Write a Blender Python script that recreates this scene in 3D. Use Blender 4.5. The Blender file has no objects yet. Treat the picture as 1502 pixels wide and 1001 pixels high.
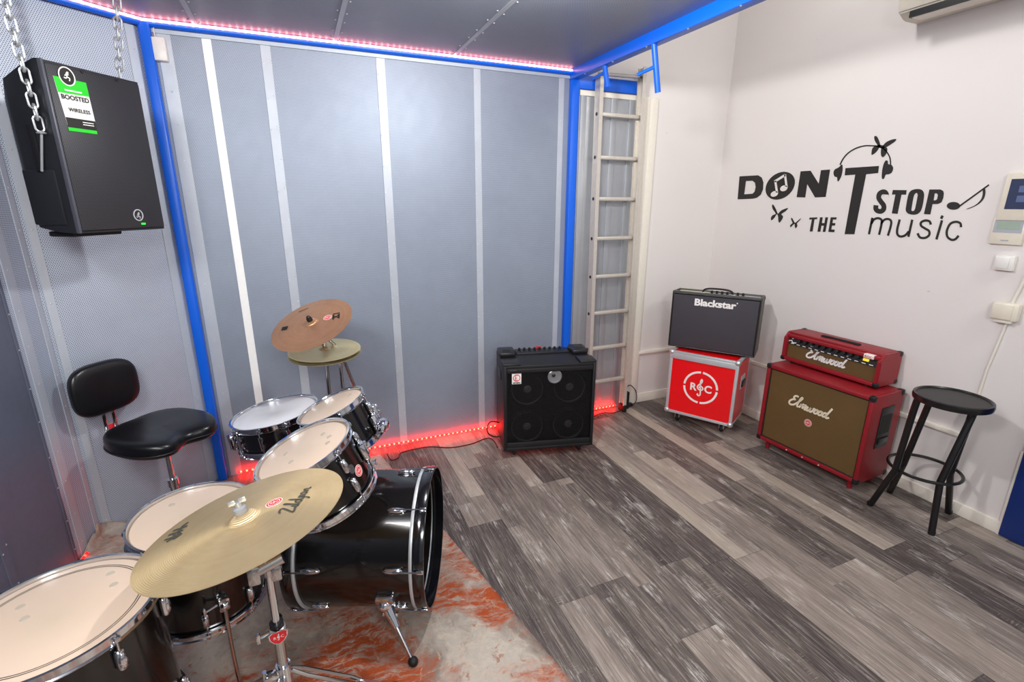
import bpy, bmesh, math, random
from mathutils import Vector, Matrix
from mathutils.geometry import tessellate_polygon
from math import sin, cos, pi, radians as rad, sqrt, atan2
random.seed(7)
scene = bpy.context.scene
COL = scene.collection

# ------------------------------------------------------------------ camera
FPX, CX, CY = 723.025, 751.0, 500.5
PITCH, YAW, ROLL, CAM_H = 0.275769, 0.403581, 0.0031384, 1.67
FWD = Vector((sin(YAW)*cos(PITCH), cos(YAW)*cos(PITCH), -sin(PITCH)))
_r = Vector((cos(YAW), -sin(YAW), 0)); _u = _r.cross(FWD)
RIGHT = _r*cos(ROLL) + _u*sin(ROLL); UP = _u*cos(ROLL) - _r*sin(ROLL)
EYE = Vector((0, 0, CAM_H))
cd = bpy.data.cameras.new('camera'); cam = bpy.data.objects.new('camera', cd); COL.objects.link(cam)
m = Matrix.Identity(4)
for i in range(3):
    m[i][0], m[i][1], m[i][2] = RIGHT[i], UP[i], -FWD[i]
m.translation = EYE
cam.matrix_world = m
cd.sensor_width = 36; cd.sensor_fit = 'HORIZONTAL'; cd.lens = FPX/1502*36; cd.clip_start = .02
scene.camera = cam

# survey helpers: measure real positions from the photograph on known planes
def ray(x, y):
    return (FWD*FPX + RIGHT*(x-CX) - UP*(y-CY)).normalized()
def on_plane(x, y, p, n):
    d = ray(x, y); n = Vector(n); return EYE + d*(n.dot(Vector(p)-EYE)/n.dot(d))
def at_z(x, y, z=0.0): return on_plane(x, y, (0, 0, z), (0, 0, 1))
def at_y(x, y, Y): return on_plane(x, y, (0, Y, 0), (0, 1, 0))
def at_x(x, y, X): return on_plane(x, y, (X, 0, 0), (1, 0, 0))

# room dimensions (metres)
D = 3.231          # back wall
XR = 3.2265        # right wall
HB = 2.52          # booth ceiling underside
HU = 3.55          # upper ceiling
XB = 1.79          # booth edge: blue post and beam
PA = Vector((-.60, D, 0)); ANG_A = rad(38); DA = Vector((cos(ANG_A), sin(ANG_A), 0)); NA = Vector((DA.y, -DA.x, 0))
CORNER = Vector((-1.094, 2.845, 0)); CEDGE = Vector((-1.135, 2.656, 0))

# ------------------------------------------------------------------ materials
def lin(c):
    if isinstance(c, str): c = tuple(int(c[i:i+2], 16)/255 for i in (0, 2, 4))
    return tuple((v/12.92 if v <= .04045 else ((v+.055)/1.055)**2.4) for v in c)+(1,)
MATS = {}
class NT:
    def __init__(s, name):
        s.m = bpy.data.materials.new(name); s.m.use_nodes = True; s.t = s.m.node_tree
        s.b = s.t.nodes['Principled BSDF']; MATS[name] = s.m
    def n(s, typ, ins=None, **props):
        nd = s.t.nodes.new(typ)
        for k, v in props.items(): setattr(nd, k, v)
        for k, v in (ins or {}).items():
            if isinstance(v, bpy.types.NodeSocket): s.t.links.new(v, nd.inputs[k])
            else: nd.inputs[k].default_value = v
        return nd
    def math(s, op, a, b=None, c=None):
        ins = {0: a}
        if b is not None: ins[1] = b
        if c is not None: ins[2] = c
        return s.n('ShaderNodeMath', ins, operation=op).outputs[0]
    def mix(s, f, a, b, blend='MIX'):
        nd = s.n('ShaderNodeMix', data_type='RGBA', blend_type=blend)
        for k, v in ((0, f), (6, a), (7, b)):
            if isinstance(v, bpy.types.NodeSocket): s.t.links.new(v, nd.inputs[k])
            else: nd.inputs[k].default_value = v
        return nd.outputs[2]
    def ramp(s, f, stops, interp='LINEAR'):
        nd = s.n('ShaderNodeValToRGB', {0: f}); r = nd.color_ramp; r.interpolation = interp
        while len(r.elements) < len(stops): r.elements.new(.5)
        for e, (p, c) in zip(r.elements, stops): e.position = p; e.color = c
        return nd.outputs[0]
    def set(s, **k):
        names = dict(color='Base Color', rough='Roughness', metal='Metallic', spec='Specular IOR Level', coat='Coat Weight',
                     coatr='Coat Roughness', emit='Emission Color', es='Emission Strength', aniso='Anisotropic', normal='Normal', trans='Transmission Weight', alpha='Alpha')
        for a, v in k.items():
            i = s.b.inputs[names[a]]
            if isinstance(v, bpy.types.NodeSocket): s.t.links.new(v, i)
            else: i.default_value = v
        return s
    def coord(s, w='Object'): return s.n('ShaderNodeTexCoord').outputs[w]
    def noise(s, vec, scale, detail=4, rough=.55, out=0):
        return s.n('ShaderNodeTexNoise', {'Vector': vec, 'Scale': scale, 'Detail': detail, 'Roughness': rough}).outputs[out]
    def bump(s, h, strength=.2, dist=.01):
        return s.n('ShaderNodeBump', {'Height': h, 'Strength': strength, 'Distance': dist}).outputs[0]

def plain(name, color, rough=.5, metal=0, noise=0.06, nscale=40, bump=0, **k):
    t = NT(name); c = lin(color); v = t.coord()
    f = t.noise(v, nscale)
    dark = tuple(x*(1-noise) for x in c[:3])+(1,); lite = tuple(min(1, x*(1+noise)) for x in c[:3])+(1,)
    t.set(color=t.mix(f, dark, lite), rough=rough, metal=metal, **k)
    if bump: t.set(normal=t.bump(t.noise(v, nscale*6, 2), bump, .002))
    return t.m

def hexdots(t, vec, pitch, r, soft=.06):
    """1 inside the holes of a hexagonal perforation, in metres"""
    def lattice(off):
        q = t.n('ShaderNodeVectorMath', {0: vec, 1: (1/pitch, 1/(pitch*1.732), 0)}, operation='MULTIPLY').outputs[0]
        q = t.n('ShaderNodeVectorMath', {0: q, 1: off}, operation='ADD').outputs[0]
        q = t.n('ShaderNodeVectorMath', {0: q}, operation='FRACTION').outputs[0]
        q = t.n('ShaderNodeVectorMath', {0: q, 1: (-.5, -.5, 0)}, operation='ADD').outputs[0]
        q = t.n('ShaderNodeVectorMath', {0: q, 1: (1, 1.732, 0)}, operation='MULTIPLY').outputs[0]
        return t.n('ShaderNodeVectorMath', {0: q}, operation='LENGTH').outputs['Value']
    d = t.math('MINIMUM', lattice((0, 0, 0)), lattice((.5, .5, 0)))
    return t.n('ShaderNodeMapRange', {0: d, 1: r-soft, 2: r+soft, 3: 1.0, 4: 0.0}).outputs[0]

def perforated(name, base, hole, pitch=.011, r=.29, rough=.38, metal=.75, cloud=.25):
    t = NT(name); uv = t.coord('UV')
    h = hexdots(t, uv, pitch, r)
    n1 = t.noise(uv, 2.2, 5, .6); n2 = t.noise(uv, 14, 5, .7)
    c = lin(base)
    lo = tuple(x*(1-cloud) for x in c[:3])+(1,); hi = tuple(min(1, x*(1+cloud)) for x in c[:3])+(1,)
    col = t.mix(t.math('MULTIPLY_ADD', n2, .4, t.math('MULTIPLY', n1, .6)), lo, hi)
    t.set(color=t.mix(h, col, lin(hole)), metal=t.math('MULTIPLY', t.math('SUBTRACT', 1.0, h), metal),
          rough=t.math('MULTIPLY_ADD', n2, .18, rough-.05), normal=t.bump(t.noise(uv, 3.5, 3, .5), .14, .02))
    return t.m

def steel_panel(name, c, rough=.35, metal=.7):
    t = NT(name); v = t.coord(); n = t.noise(v, 3, 6, .65); n2 = t.noise(v, 30, 3)
    b = lin(c); lo = tuple(x*.8 for x in b[:3])+(1,); hi = tuple(min(1, x*1.15) for x in b[:3])+(1,)
    t.set(color=t.mix(n, lo, hi), metal=metal, rough=t.math('MULTIPLY_ADD', n2, .2, rough-.1)); return t.m

perforated('perforated_steel', '9fa9b9', '6d7684', pitch=.008, r=.30, cloud=.26, metal=.5, rough=.5)
perforated('perforated_left', 'c2ccdb', '626b7a', pitch=.0085, r=.29, cloud=.2, metal=.35, rough=.5)
perforated('ceiling_steel', '9298a6', '5c606b', pitch=.0085, cloud=.2, rough=.42, metal=.5)
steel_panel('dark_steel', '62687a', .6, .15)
steel_panel('galvanised', 'b0b4ba', .4, .5)
steel_panel('strip_steel', 'bcc3cd', .5, .3)
plain('white_tape', 'fdfdfb', .5)
plain('blue_paint', '0060dc', .38, noise=.03)
plain('door_blue', '0c2f78', .4)
def wall_paint(name, c):
    t = NT(name); v = t.coord(); n = t.noise(v, 1.5, 4); sp = t.noise(v, 38, 2, .4)
    b = lin(c); lo = tuple(x*.96 for x in b[:3])+(1,)
    col = t.mix(n, lo, b)
    spk = t.math('SUBTRACT', 1.0, t.ramp(sp, [(0, (0, 0, 0, 1)), (.185, (0, 0, 0, 1)), (.195, (1, 1, 1, 1))]))
    t.set(color=t.mix(t.math('MULTIPLY', spk, .5), col, lin('6b625c')), rough=.75, normal=t.bump(t.noise(v, 90, 3), .06, .003)); return t.m
wall_paint('white_wall', 'e6e1de')
plain('trim_white', 'e9e4d8', .45)
plain('ivory_plastic', 'e3dccb', .35)
plain('white_plastic', 'e9e7e2', .35)
plain('ac_plastic', 'd9d2c4', .4)
plain('chrome', 'd8dbe0', .09, 1, noise=.02)
plain('worn_chrome', 'c3c3c4', .2, 1, noise=.1)
plain('aluminium', 'd6d0c6', .38, .45, noise=.1)
plain('case_aluminium', 'c9cdd1', .36, .35, noise=.08)
plain('zinc', 'd2d6d8', .3, .7)
plain('black_plastic', '17171a', .38)
plain('speaker_plastic', '1f2126', .45, bump=.15)
plain('black_rubber', '0f0f10', .6)
plain('black_metal', '0c0c0d', .3, coat=.2)
plain('black_lacquer', '0b0908', .2, noise=.3, coat=.35, coatr=.06)
plain('black_hoop', '0d0e12', .16, coat=.5)
plain('black_vinyl', '141316', .5, bump=.3, nscale=60)
plain('leather', '0e0f13', .3, bump=.12, nscale=25)
plain('dark_vinyl', '4a4742', .5, bump=.2)
plain('red_tolex', '8e1620', .42, bump=.35, nscale=70)
plain('case_red', 'ee0a14', .35)
plain('sticker_red', 'd8202a', .4)
plain('letter_white', 'f4f2ee', .45)
plain('letter_cream', 'f0e6cc', .45)
plain('decal_black', '1f1b1a', .6)
plain('decal_white', 'e4dfdb', .7)
plain('print_black', '1a1713', .55)
plain('print_grey', '44443a', .5)
plain('sticker_green', '1fd025', .45)
plain('felt', '2a2a2c', .9)
plain('grey_felt', '8f9297', .7)
plain('screen_navy', '39415c', .15)
plain('screen_blue', '5f6d94', .2)
plain('lcd_green', '9fb0a0', .2)
plain('lcd_grey', 'aab0b8', .3)
plain('jewel_yellow', 'e8c63c', .2, emit=lin('ffd23c'), es=.6)
plain('led_green', '20e030', .3, emit=lin('28ff40'), es=3)
plain('cable_black', '141315', .5)
plain('cable_white', 'dcd8d0', .5)
plain('amp_green', 'b6c0a0', .4)
plain('knob_grey', '55555a', .4, .3)
plain('damper', 'b3a898', .6)
plain('edge_grey', '4b4d57', .4)

def head_mat(name, c, spot, amt):
    t = NT(name); v = t.coord(); d = t.n('ShaderNodeVectorMath', {0: v}, operation='LENGTH').outputs['Value']
    n = t.noise(v, 9, 5, .6)
    w = t.n('ShaderNodeMapRange', {0: d, 1: .02, 2: .12, 3: amt, 4: 0.0}).outputs[0]
    f = t.math('MULTIPLY', w, n)
    t.set(color=t.mix(f, lin(c), lin(spot)), rough=.32, spec=.4); return t.m
head_mat('cream_head', 'd4beaa', 'b5a892', .5)
head_mat('white_head', 'dcdde2', '8f8f92', .9)

def cymbal_mat(name, c, c2, rough, groove):
    t = NT(name); v = t.coord()
    xy = t.n('ShaderNodeVectorMath', {0: v, 1: (1, 1, 0)}, operation='MULTIPLY').outputs[0]
    d = t.n('ShaderNodeVectorMath', {0: xy}, operation='LENGTH').outputs['Value']
    s = t.math('SINE', t.math('MULTIPLY', d, 2*pi/groove))
    n = t.noise(v, 12, 6, .7)
    n3 = t.noise(t.n('ShaderNodeCombineXYZ', {0: t.math('MULTIPLY', d, 22.0)}).outputs[0], 3.0, 3)
    t.set(color=t.mix(t.math('MULTIPLY_ADD', n3, .5, t.math('MULTIPLY', n, .5)), lin(c), lin(c2)), metal=.78, rough=rough, aniso=.75, normal=t.bump(s, .18, .0012))
    tg = t.n('ShaderNodeTangent', direction_type='RADIAL', axis='Z'); t.t.links.new(tg.outputs[0], t.b.inputs['Tangent']); return t.m
cymbal_mat('ride_brass', 'd8b67a', 'fbe6bc', .42, .0042)
cymbal_mat('hat_brass', 'c6b885', 'eee2b8', .38, .0045)
cymbal_mat('crash_bronze', 'bc8660', 'edba92', .33, .006)

def cloth_grille(name, base, hole, pitch, r, rough=.7, metal=0.0, coord='Object', swap=True):
    t = NT(name); v = t.coord(coord)
    if swap:
        sx = t.n('ShaderNodeSeparateXYZ', {0: v}); v = t.n('ShaderNodeCombineXYZ', {0: sx.outputs[0], 1: sx.outputs[2]}).outputs[0]
    h = hexdots(t, v, pitch, r)
    n = t.noise(v, 6, 4)
    b = lin(base); lo = tuple(x*.85 for x in b[:3])+(1,); hi = tuple(x*1.12 for x in b[:3])+(1,)
    t.set(color=t.mix(h, t.mix(n, lo, hi), lin(hole)), rough=rough, metal=metal); return t.m
cloth_grille('speaker_grille', '3f3f44', '0a0a0b', .0062, .30, .5, .3)
cloth_grille('black_cloth', '454249', '2c2a30', .004, .3, .8)
cloth_grille('gold_cloth', '73592e', '2a1d0c', .0085, .29, .6)
cloth_grille('stool_mesh', '2a2728', '060606', .006, .27, .4, .3, swap=False)
cloth_grille('tweeter_mesh', 'b9bbc0', '26262a', .006, .28, .3, .7)
# see-through expanded metal over the bass cabinet
t = NT('open_mesh'); sx = t.n('ShaderNodeSeparateXYZ', {0: t.coord()})
h = hexdots(t, t.n('ShaderNodeCombineXYZ', {0: sx.outputs[0], 1: sx.outputs[2]}).outputs[0], .0085, .43)
t.set(color=lin('1a191b'), rough=.4, metal=.4, alpha=t.math('SUBTRACT', 1.0, t.math('MULTIPLY', h, .92)))
plain('cone_paper', '4a484a', .55); plain('cone_cap', '5a585c', .45); plain('cone_surround', '131314', .5)

# wood-look vinyl planks
def floor_mat():
    t = NT('plank_floor'); v = t.coord()
    s = t.n('ShaderNodeSeparateXYZ', {0: v}); x, y = s.outputs[0], s.outputs[1]
    def board(w, l, off, seed):
        xi = t.math('FLOOR', t.math('DIVIDE', t.math('ADD', x, off), w))
        r1 = t.n('ShaderNodeTexWhiteNoise', {'W': t.math('ADD', xi, seed)}, noise_dimensions='1D').outputs[0]
        yy = t.math('ADD', t.math('DIVIDE', y, l), t.math('MULTIPLY', r1, 7.3))
        yi = t.math('FLOOR', yy)
        idv = t.n('ShaderNodeCombineXYZ', {0: xi, 1: yi, 2: seed}).outputs[0]
        rnd = t.n('ShaderNodeTexWhiteNoise', {'Vector': idv}, noise_dimensions='3D').outputs[0]
        fx = t.math('FRACT', t.math('DIVIDE', t.math('ADD', x, off), w)); fy = t.math('FRACT', yy)
        ex = t.math('MULTIPLY', t.math('MINIMUM', fx, t.math('SUBTRACT', 1.0, fx)), w)
        ey = t.math('MULTIPLY', t.math('MINIMUM', fy, t.math('SUBTRACT', 1.0, fy)), l)
        return rnd, t.math('MINIMUM', ex, ey), idv
    r1, e1, id1 = board(.185, 1.22, .062, 3.0)
    r2, e2, id2 = board(.0925, 1.22, .062, 11.0)
    pick = t.math('GREATER_THAN', r1, .68)
    tone = t.math('ADD', t.math('MULTIPLY', r1, t.math('SUBTRACT', 1.0, t.math('MULTIPLY', pick, .6))), t.math('MULTIPLY', t.math('MULTIPLY', r2, .6), pick))
    shift = t.n('ShaderNodeVectorMath', {0: t.n('ShaderNodeCombineXYZ', {0: r1, 1: t.math('MULTIPLY', r2, 2.0)}).outputs[0], 1: (13., 13., 13.)}, operation='MULTIPLY').outputs[0]
    vv = t.n('ShaderNodeVectorMath', {0: v, 1: shift}, operation='ADD').outputs[0]
    def st(sx_, sy_): return t.n('ShaderNodeVectorMath', {0: vv, 1: (sx_, sy_, 1)}, operation='MULTIPLY').outputs[0]
    fine = t.noise(st(260, 7), 1.0, 6, .72)
    grain = t.noise(st(95, 2.6), 1.0, 8, .7)
    wide = t.noise(st(24, 1.3), 1.0, 7, .66)
    cloud = t.noise(st(5.5, 2.0), 1.0, 5, .6)
    cross = t.noise(st(14, 240), 1.0, 3, .6)
    patch = t.noise(st(10, 3.0), 1.0, 7, .72)
    K = lambda v: (v, v, v, 1)
    base = t.ramp(tone, [(0, lin('483f3c')), (.25, lin('60564f')), (.5, lin('897d74')), (.72, lin('a09388')), (.88, lin('ada092')), (1, lin('bdae9d'))])
    dk = t.n('ShaderNodeMapRange', {0: tone, 1: .25, 2: .8, 3: 1.0, 4: .2}).outputs[0]
    col = t.mix(t.math('MULTIPLY', dk, t.ramp(cloud, [(.40, K(.7)), (.58, K(0))])), base, lin('4c4444'))
    col = t.mix(t.ramp(cloud, [(.56, K(0)), (.72, K(.5))]), col, lin('b3aaa3'))
    col = t.mix(t.math('MULTIPLY', dk, t.ramp(wide, [(.40, K(.58)), (.52, K(0))])), col, lin('373030'))
    col = t.mix(t.math('MULTIPLY', dk, t.ramp(grain, [(.38, K(.62)), (.49, K(0))])), col, lin('2e2827'))
    col = t.mix(t.ramp(grain, [(.54, K(0)), (.68, K(.55))]), col, lin('c3b8ad'))
    col = t.mix(t.ramp(fine, [(.36, K(.35)), (.5, K(0)), (.52, K(0)), (.66, K(.28))]), col, t.mix(t.math('GREATER_THAN', fine, .51), lin('2a2424'), lin('cfc6bc')))
    wp = t.math('MULTIPLY', t.ramp(patch, [(.55, K(0)), (.64, K(1))]), t.ramp(fine, [(.45, K(0)), (.55, K(1))]))
    col = t.mix(t.math('MULTIPLY', wp, .8), col, lin('cdc6be'))
    saw = t.math('MULTIPLY', t.ramp(patch, [(.36, K(1)), (.43, K(0))]), t.ramp(cross, [(.54, K(0)), (.62, K(1))]))
    col = t.mix(t.math('MULTIPLY', saw, .5), col, lin('bfb3a6'))
    seam = t.n('ShaderNodeMapRange', {0: e1, 1: .0006, 2: .002, 3: .6, 4: 0.0}).outputs[0]
    seam2 = t.math('MULTIPLY', t.n('ShaderNodeMapRange', {0: e2, 1: .0004, 2: .0014, 3: .3, 4: 0.0}).outputs[0], pick)
    col = t.mix(t.math('MAXIMUM', seam, seam2), col, lin('231f20'))
    t.set(color=col, rough=t.math('MULTIPLY_ADD', grain, .25, .36), spec=.35, normal=t.bump(grain, .12, .002)); return t.m
floor_mat()

RUG_PATCHES = [(.58, 1.88, .20, 1), (.60, 1.66, .16, 1), (.46, 1.74, .14, .9), (.02, 1.62, .2, .9), (-.1, 1.42, .22, 1), (.12, 1.45, .18, .8), (-.28, 1.45, .16, .9), (-.42, 1.55, .14, .8), (-.95, 2.45, .2, .7)]
def rug_mat():
    t = NT('rug_pile'); v = t.coord()
    w = t.noise(v, 3.2, 4, .6, out=1)
    wv = t.n('ShaderNodeVectorMath', {0: v, 1: t.n('ShaderNodeVectorMath', {0: w, 1: (.22, .22, .22)}, operation='MULTIPLY').outputs[0]}, operation='ADD').outputs[0]
    big = t.noise(t.n('ShaderNodeVectorMath', {0: wv, 1: (2.2, 3.4, 1)}, operation='MULTIPLY').outputs[0], 1.15, 7, .68)
    big2 = t.noise(t.n('ShaderNodeVectorMath', {0: wv, 1: (4.2, 2.6, 1)}, operation='MULTIPLY').outputs[0], 1.0, 6, .65)
    fine = t.noise(v, 34, 8, .8)
    weave = t.noise(v, 300, 2)
    cream = t.mix(fine, lin('958b81'), lin('d2c8bb'))
    beige = t.mix(t.ramp(big2, [(.45, (0, 0, 0, 1)), (.62, (1, 1, 1, 1))]), cream, lin('83786f'))
    rust = t.mix(fine, lin('842c14'), lin('bd6238'))
    acc = None
    for bx, by, br, amp in RUG_PATCHES:
        d = t.n('ShaderNodeVectorMath', {0: t.n('ShaderNodeVectorMath', {0: wv, 1: (-bx-.11, -by-.11, -.11)}, operation='ADD').outputs[0]}, operation='LENGTH').outputs['Value']
        g = t.n('ShaderNodeMapRange', {0: d, 1: br*.35, 2: br*1.15, 3: amp, 4: 0.0}).outputs[0]
        acc = g if acc is None else t.math('MAXIMUM', acc, g)
    m1 = t.ramp(t.math('ADD', t.math('MULTIPLY', acc, .22), t.math('MULTIPLY_ADD', fine, .42, t.math('MULTIPLY', big, .86))), [(.63, (0, 0, 0, 1)), (.78, (1, 1, 1, 1))])
    streak = t.noise(t.n('ShaderNodeVectorMath', {0: wv, 1: (10, 46, 1)}, operation='MULTIPLY').outputs[0], 1.0, 6, .75)
    m1 = t.math('MULTIPLY', m1, t.ramp(streak, [(.38, (.15, .15, .15, 1)), (.52, (1, 1, 1, 1))]))
    col = t.mix(m1, beige, rust)
    vor = t.n('ShaderNodeTexVoronoi', {'Vector': wv, 'Scale': 11.0}, feature='DISTANCE_TO_EDGE').outputs[0]
    line = t.math('MULTIPLY', t.ramp(vor, [(.02, (1, 1, 1, 1)), (.05, (0, 0, 0, 1))]), t.ramp(fine, [(.48, (0, 0, 0, 1)), (.6, (1, 1, 1, 1))]))
    col = t.mix(t.math('MULTIPLY', line, .5), col, lin('c9b7a0'))
    spots = t.ramp(t.noise(wv, 16, 5, .75), [(.6, (0, 0, 0, 1)), (.68, (.8, .8, .8, 1))])
    col = t.mix(spots, col, lin('94502f'))
    t.set(color=col, rough=.9, spec=.1, normal=t.bump(weave, .25, .004)); return t.m
rug_mat()

def led_mat(name, core, gap, es_hi, es_lo, pitch):
    t = NT(name); u = t.n('ShaderNodeSeparateXYZ', {0: t.coord('UV')}).outputs[0]
    f = t.math('ABSOLUTE', t.math('SUBTRACT', t.math('FRACT', t.math('DIVIDE', u, pitch)), .5))
    k = t.n('ShaderNodeMapRange', {0: f, 1: .12, 2: .22, 3: 1.0, 4: 0.0}).outputs[0]
    t.set(color=lin('402020'), emit=t.mix(k, lin(gap), lin(core)), es=t.math('MULTIPLY_ADD', k, es_hi-es_lo, es_lo)); return t.m
led_mat('led_red', 'ff2010', 'ff0608', 60, 22, .033)
led_mat('led_dim', 'ff2a18', 'ff0a0c', 12, 5, .033)
led_mat('led_pink', 'ffc4c8', 'ff8c98', 7, 5.0, .033)
M = MATS

# ------------------------------------------------------------------ mesh helpers
class B:
    def __init__(s): s.bm = bmesh.new(); s.uv = None
    def _add(s, fn, M4=None):
        vs = fn
        if M4 is not None: bmesh.ops.transform(s.bm, matrix=M4, verts=vs)
        return s
    def box(s, c, size, bevel=0, M4=None, seg=2):
        r = bmesh.ops.create_cube(s.bm, size=1, matrix=Matrix.Translation(c) @ Matrix.Diagonal((*size, 1)))
        vs = r['verts']
        if bevel:
            es = list({e for v in vs for e in v.link_edges})
            q = bmesh.ops.bevel(s.bm, geom=es, offset=min(bevel, min(size)*.49), segments=seg, affect='EDGES', profile=.5)
            vs = list({v for f in q['faces'] for v in f.verts} | {v for v in vs if v.is_valid})
        if M4 is not None: bmesh.ops.transform(s.bm, matrix=M4, verts=vs)
        return s
    def prism(s, pts, y0, y1, axis='y', bevel=0):
        """extrude outline (a, b) between y0 and y1 along axis"""
        def P(a, b, k): return {'y': (a, k, b), 'x': (k, a, b), 'z': (a, b, k)}[axis]
        f0 = [s.bm.verts.new(P(a, b, y0)) for a, b in pts]; f1 = [s.bm.verts.new(P(a, b, y1)) for a, b in pts]
        n = len(pts); fs = [s.bm.faces.new(f0), s.bm.faces.new(f1[::-1])]
        for i in range(n): fs.append(s.bm.faces.new((f0[i], f1[i], f1[(i+1) % n], f0[(i+1) % n])))
        bmesh.ops.recalc_face_normals(s.bm, faces=fs)
        if bevel: bmesh.ops.bevel(s.bm, geom=list({e for f in fs for e in f.edges}), offset=bevel, segments=2, affect='EDGES')
        return s
    def tube(s, path, r, seg=12, closed=False, caps=True):
        P = [Vector(p) for p in path]; n = len(P); rr = r if isinstance(r, (list, tuple)) else [r]*n
        T = []
        for i in range(n):
            a = P[(i-1) % n] if closed or i > 0 else P[i]; b = P[(i+1) % n] if closed or i < n-1 else P[i]
            T.append((b-a).normalized())
        ref = Vector((0, 0, 1)) if abs(T[0].z) < .9 else Vector((1, 0, 0))
        u = T[0].cross(ref).normalized(); rings = []
        for i in range(n):
            u = (u - T[i]*u.dot(T[i])); u.normalize(); w = T[i].cross(u)
            rings.append([s.bm.verts.new(P[i]+(u*cos(2*pi*k/seg)+w*sin(2*pi*k/seg))*rr[i]) for k in range(seg)])
        for i in range(n if closed else n-1):
            A, C = rings[i], rings[(i+1) % n]
            for k in range(seg): s.bm.faces.new((A[k], A[(k+1) % seg], C[(k+1) % seg], C[k]))
        if caps and not closed:
            s.bm.faces.new(rings[0][::-1]); s.bm.faces.new(rings[-1])
        return s
    def cyl(s, p0, p1, r, r2=None, seg=16): return s.tube([p0, p1], [r, r if r2 is None else r2], seg)
    def lathe(s, prof, seg=48, M4=None, closed=False, ang=2*pi):
        new = []; rings = []
        for r, z in prof:
            if r < 1e-6: v = s.bm.verts.new((0, 0, z)); rings.append([v]); new.append(v)
            else:
                ring = [s.bm.verts.new((r*cos(2*pi*k/seg), r*sin(2*pi*k/seg), z)) for k in range(seg)]; rings.append(ring); new += ring
        prs = list(zip(rings, rings[1:])) + ([(rings[-1], rings[0])] if closed else [])
        for A, C in prs:
            if len(A) == 1 and len(C) == 1: continue
            for k in range(seg):
                j = (k+1) % seg
                if len(A) == 1: s.bm.faces.new((A[0], C[j], C[k]))
                elif len(C) == 1: s.bm.faces.new((A[k], A[j], C[0]))
                else: s.bm.faces.new((A[k], A[j], C[j], C[k]))
        if M4 is not None: bmesh.ops.transform(s.bm, matrix=M4, verts=new)
        return s
    def ball(s, c, r, sc=(1, 1, 1), seg=16, M4=None):
        mm = Matrix.Translation(c) @ Matrix.Diagonal((sc[0], sc[1], sc[2], 1))
        if M4 is not None: mm = M4 @ mm
        bmesh.ops.create_uvsphere(s.bm, u_segments=seg, v_segments=max(6, seg//2), radius=r, matrix=mm); return s
    def poly(s, loops, f, t=.0008):
        """flat cut-out (outline + holes) lifted by t; f maps (a, b, lift) to a point"""
        L = [[Vector((a, b, 0)) for a, b in lp] for lp in loops]
        flat = [v for lp in L for v in lp]
        tri = tessellate_polygon(L)
        top = [s.bm.verts.new(f(v.x, v.y, t)) for v in flat]; bot = [s.bm.verts.new(f(v.x, v.y, 0)) for v in flat]
        for a, b, c in tri:
            try: s.bm.faces.new((top[a], top[b], top[c]))
            except ValueError: pass
        o = 0
        for lp in L:
            n = len(lp)
            for i in range(n):
                a, b = o+i, o+(i+1) % n
                try: s.bm.faces.new((top[a], top[b], bot[b], bot[a]))
                except ValueError: pass
            o += n
        return s
    def grid(s, nu, nv, f, closed_u=False):
        vs = [[s.bm.verts.new(f(i/(nu if closed_u else nu-1), j/(nv-1))) for i in range(nu)] for j in range(nv)]
        for j in range(nv-1):
            for i in range(nu if closed_u else nu-1):
                s.bm.faces.new((vs[j][i], vs[j][(i+1) % nu], vs[j+1][(i+1) % nu], vs[j+1][i]))
        return s
    def quad_uv(s, pts, uvs):
        lay = s.bm.loops.layers.uv.verify()
        f = s.bm.faces.new([s.bm.verts.new(p) for p in pts])
        for l, q in zip(f.loops, uvs): l[lay].uv = q
        return s

def obj(name, b, mat, parent=None, smooth=True, angle=35):
    bm = b.bm; bmesh.ops.recalc_face_normals(bm, faces=bm.faces)
    me = bpy.data.meshes.new(name); bm.to_mesh(me); bm.free()
    me.materials.append(M[mat])
    o = bpy.data.objects.new(name, me); COL.objects.link(o)
    if smooth:
        me.polygons.foreach_set('use_smooth', [True]*len(me.polygons))
        me.set_sharp_from_angle(angle=rad(angle))
    if parent is not None: o.parent = parent
    return o
def tag(o, label, cat, group=None):
    o['label'] = label; o['category'] = cat
    if group: o['group'] = group
    return o
def thing(name, label, cat, loc=(0, 0, 0), rz=0, group=None, mat=None):
    o = bpy.data.objects.new(name, None); COL.objects.link(o); o.empty_display_size = .1
    if mat is not None: o.matrix_world = mat
    else: o.location = loc; o.rotation_euler = (0, 0, rz)
    return tag(o, label, cat, group)
def struct(o): o['kind'] = 'structure'; return o
def copy_thing(root, loc=None, mat=None, label=None):
    r = root.copy(); COL.objects.link(r)
    if mat is not None: r.matrix_world = mat
    elif loc is not None: r.location = loc
    if label: r['label'] = label
    for ch in list(root.children):
        c = ch.copy(); COL.objects.link(c); c.parent = r
        for g in list(ch.children):
            d = g.copy(); COL.objects.link(d); d.parent = c
    return r
def frame(c, z, x=None):
    z = Vector(z).normalized(); x = Vector(x if x is not None else (1, 0, 0)); x = (x - z*x.dot(z)).normalized(); y = z.cross(x)
    mm = Matrix.Identity(4)
    for i in range(3): mm[i][0], mm[i][1], mm[i][2], mm[i][3] = x[i], y[i], z[i], c[i]
    return mm

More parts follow.
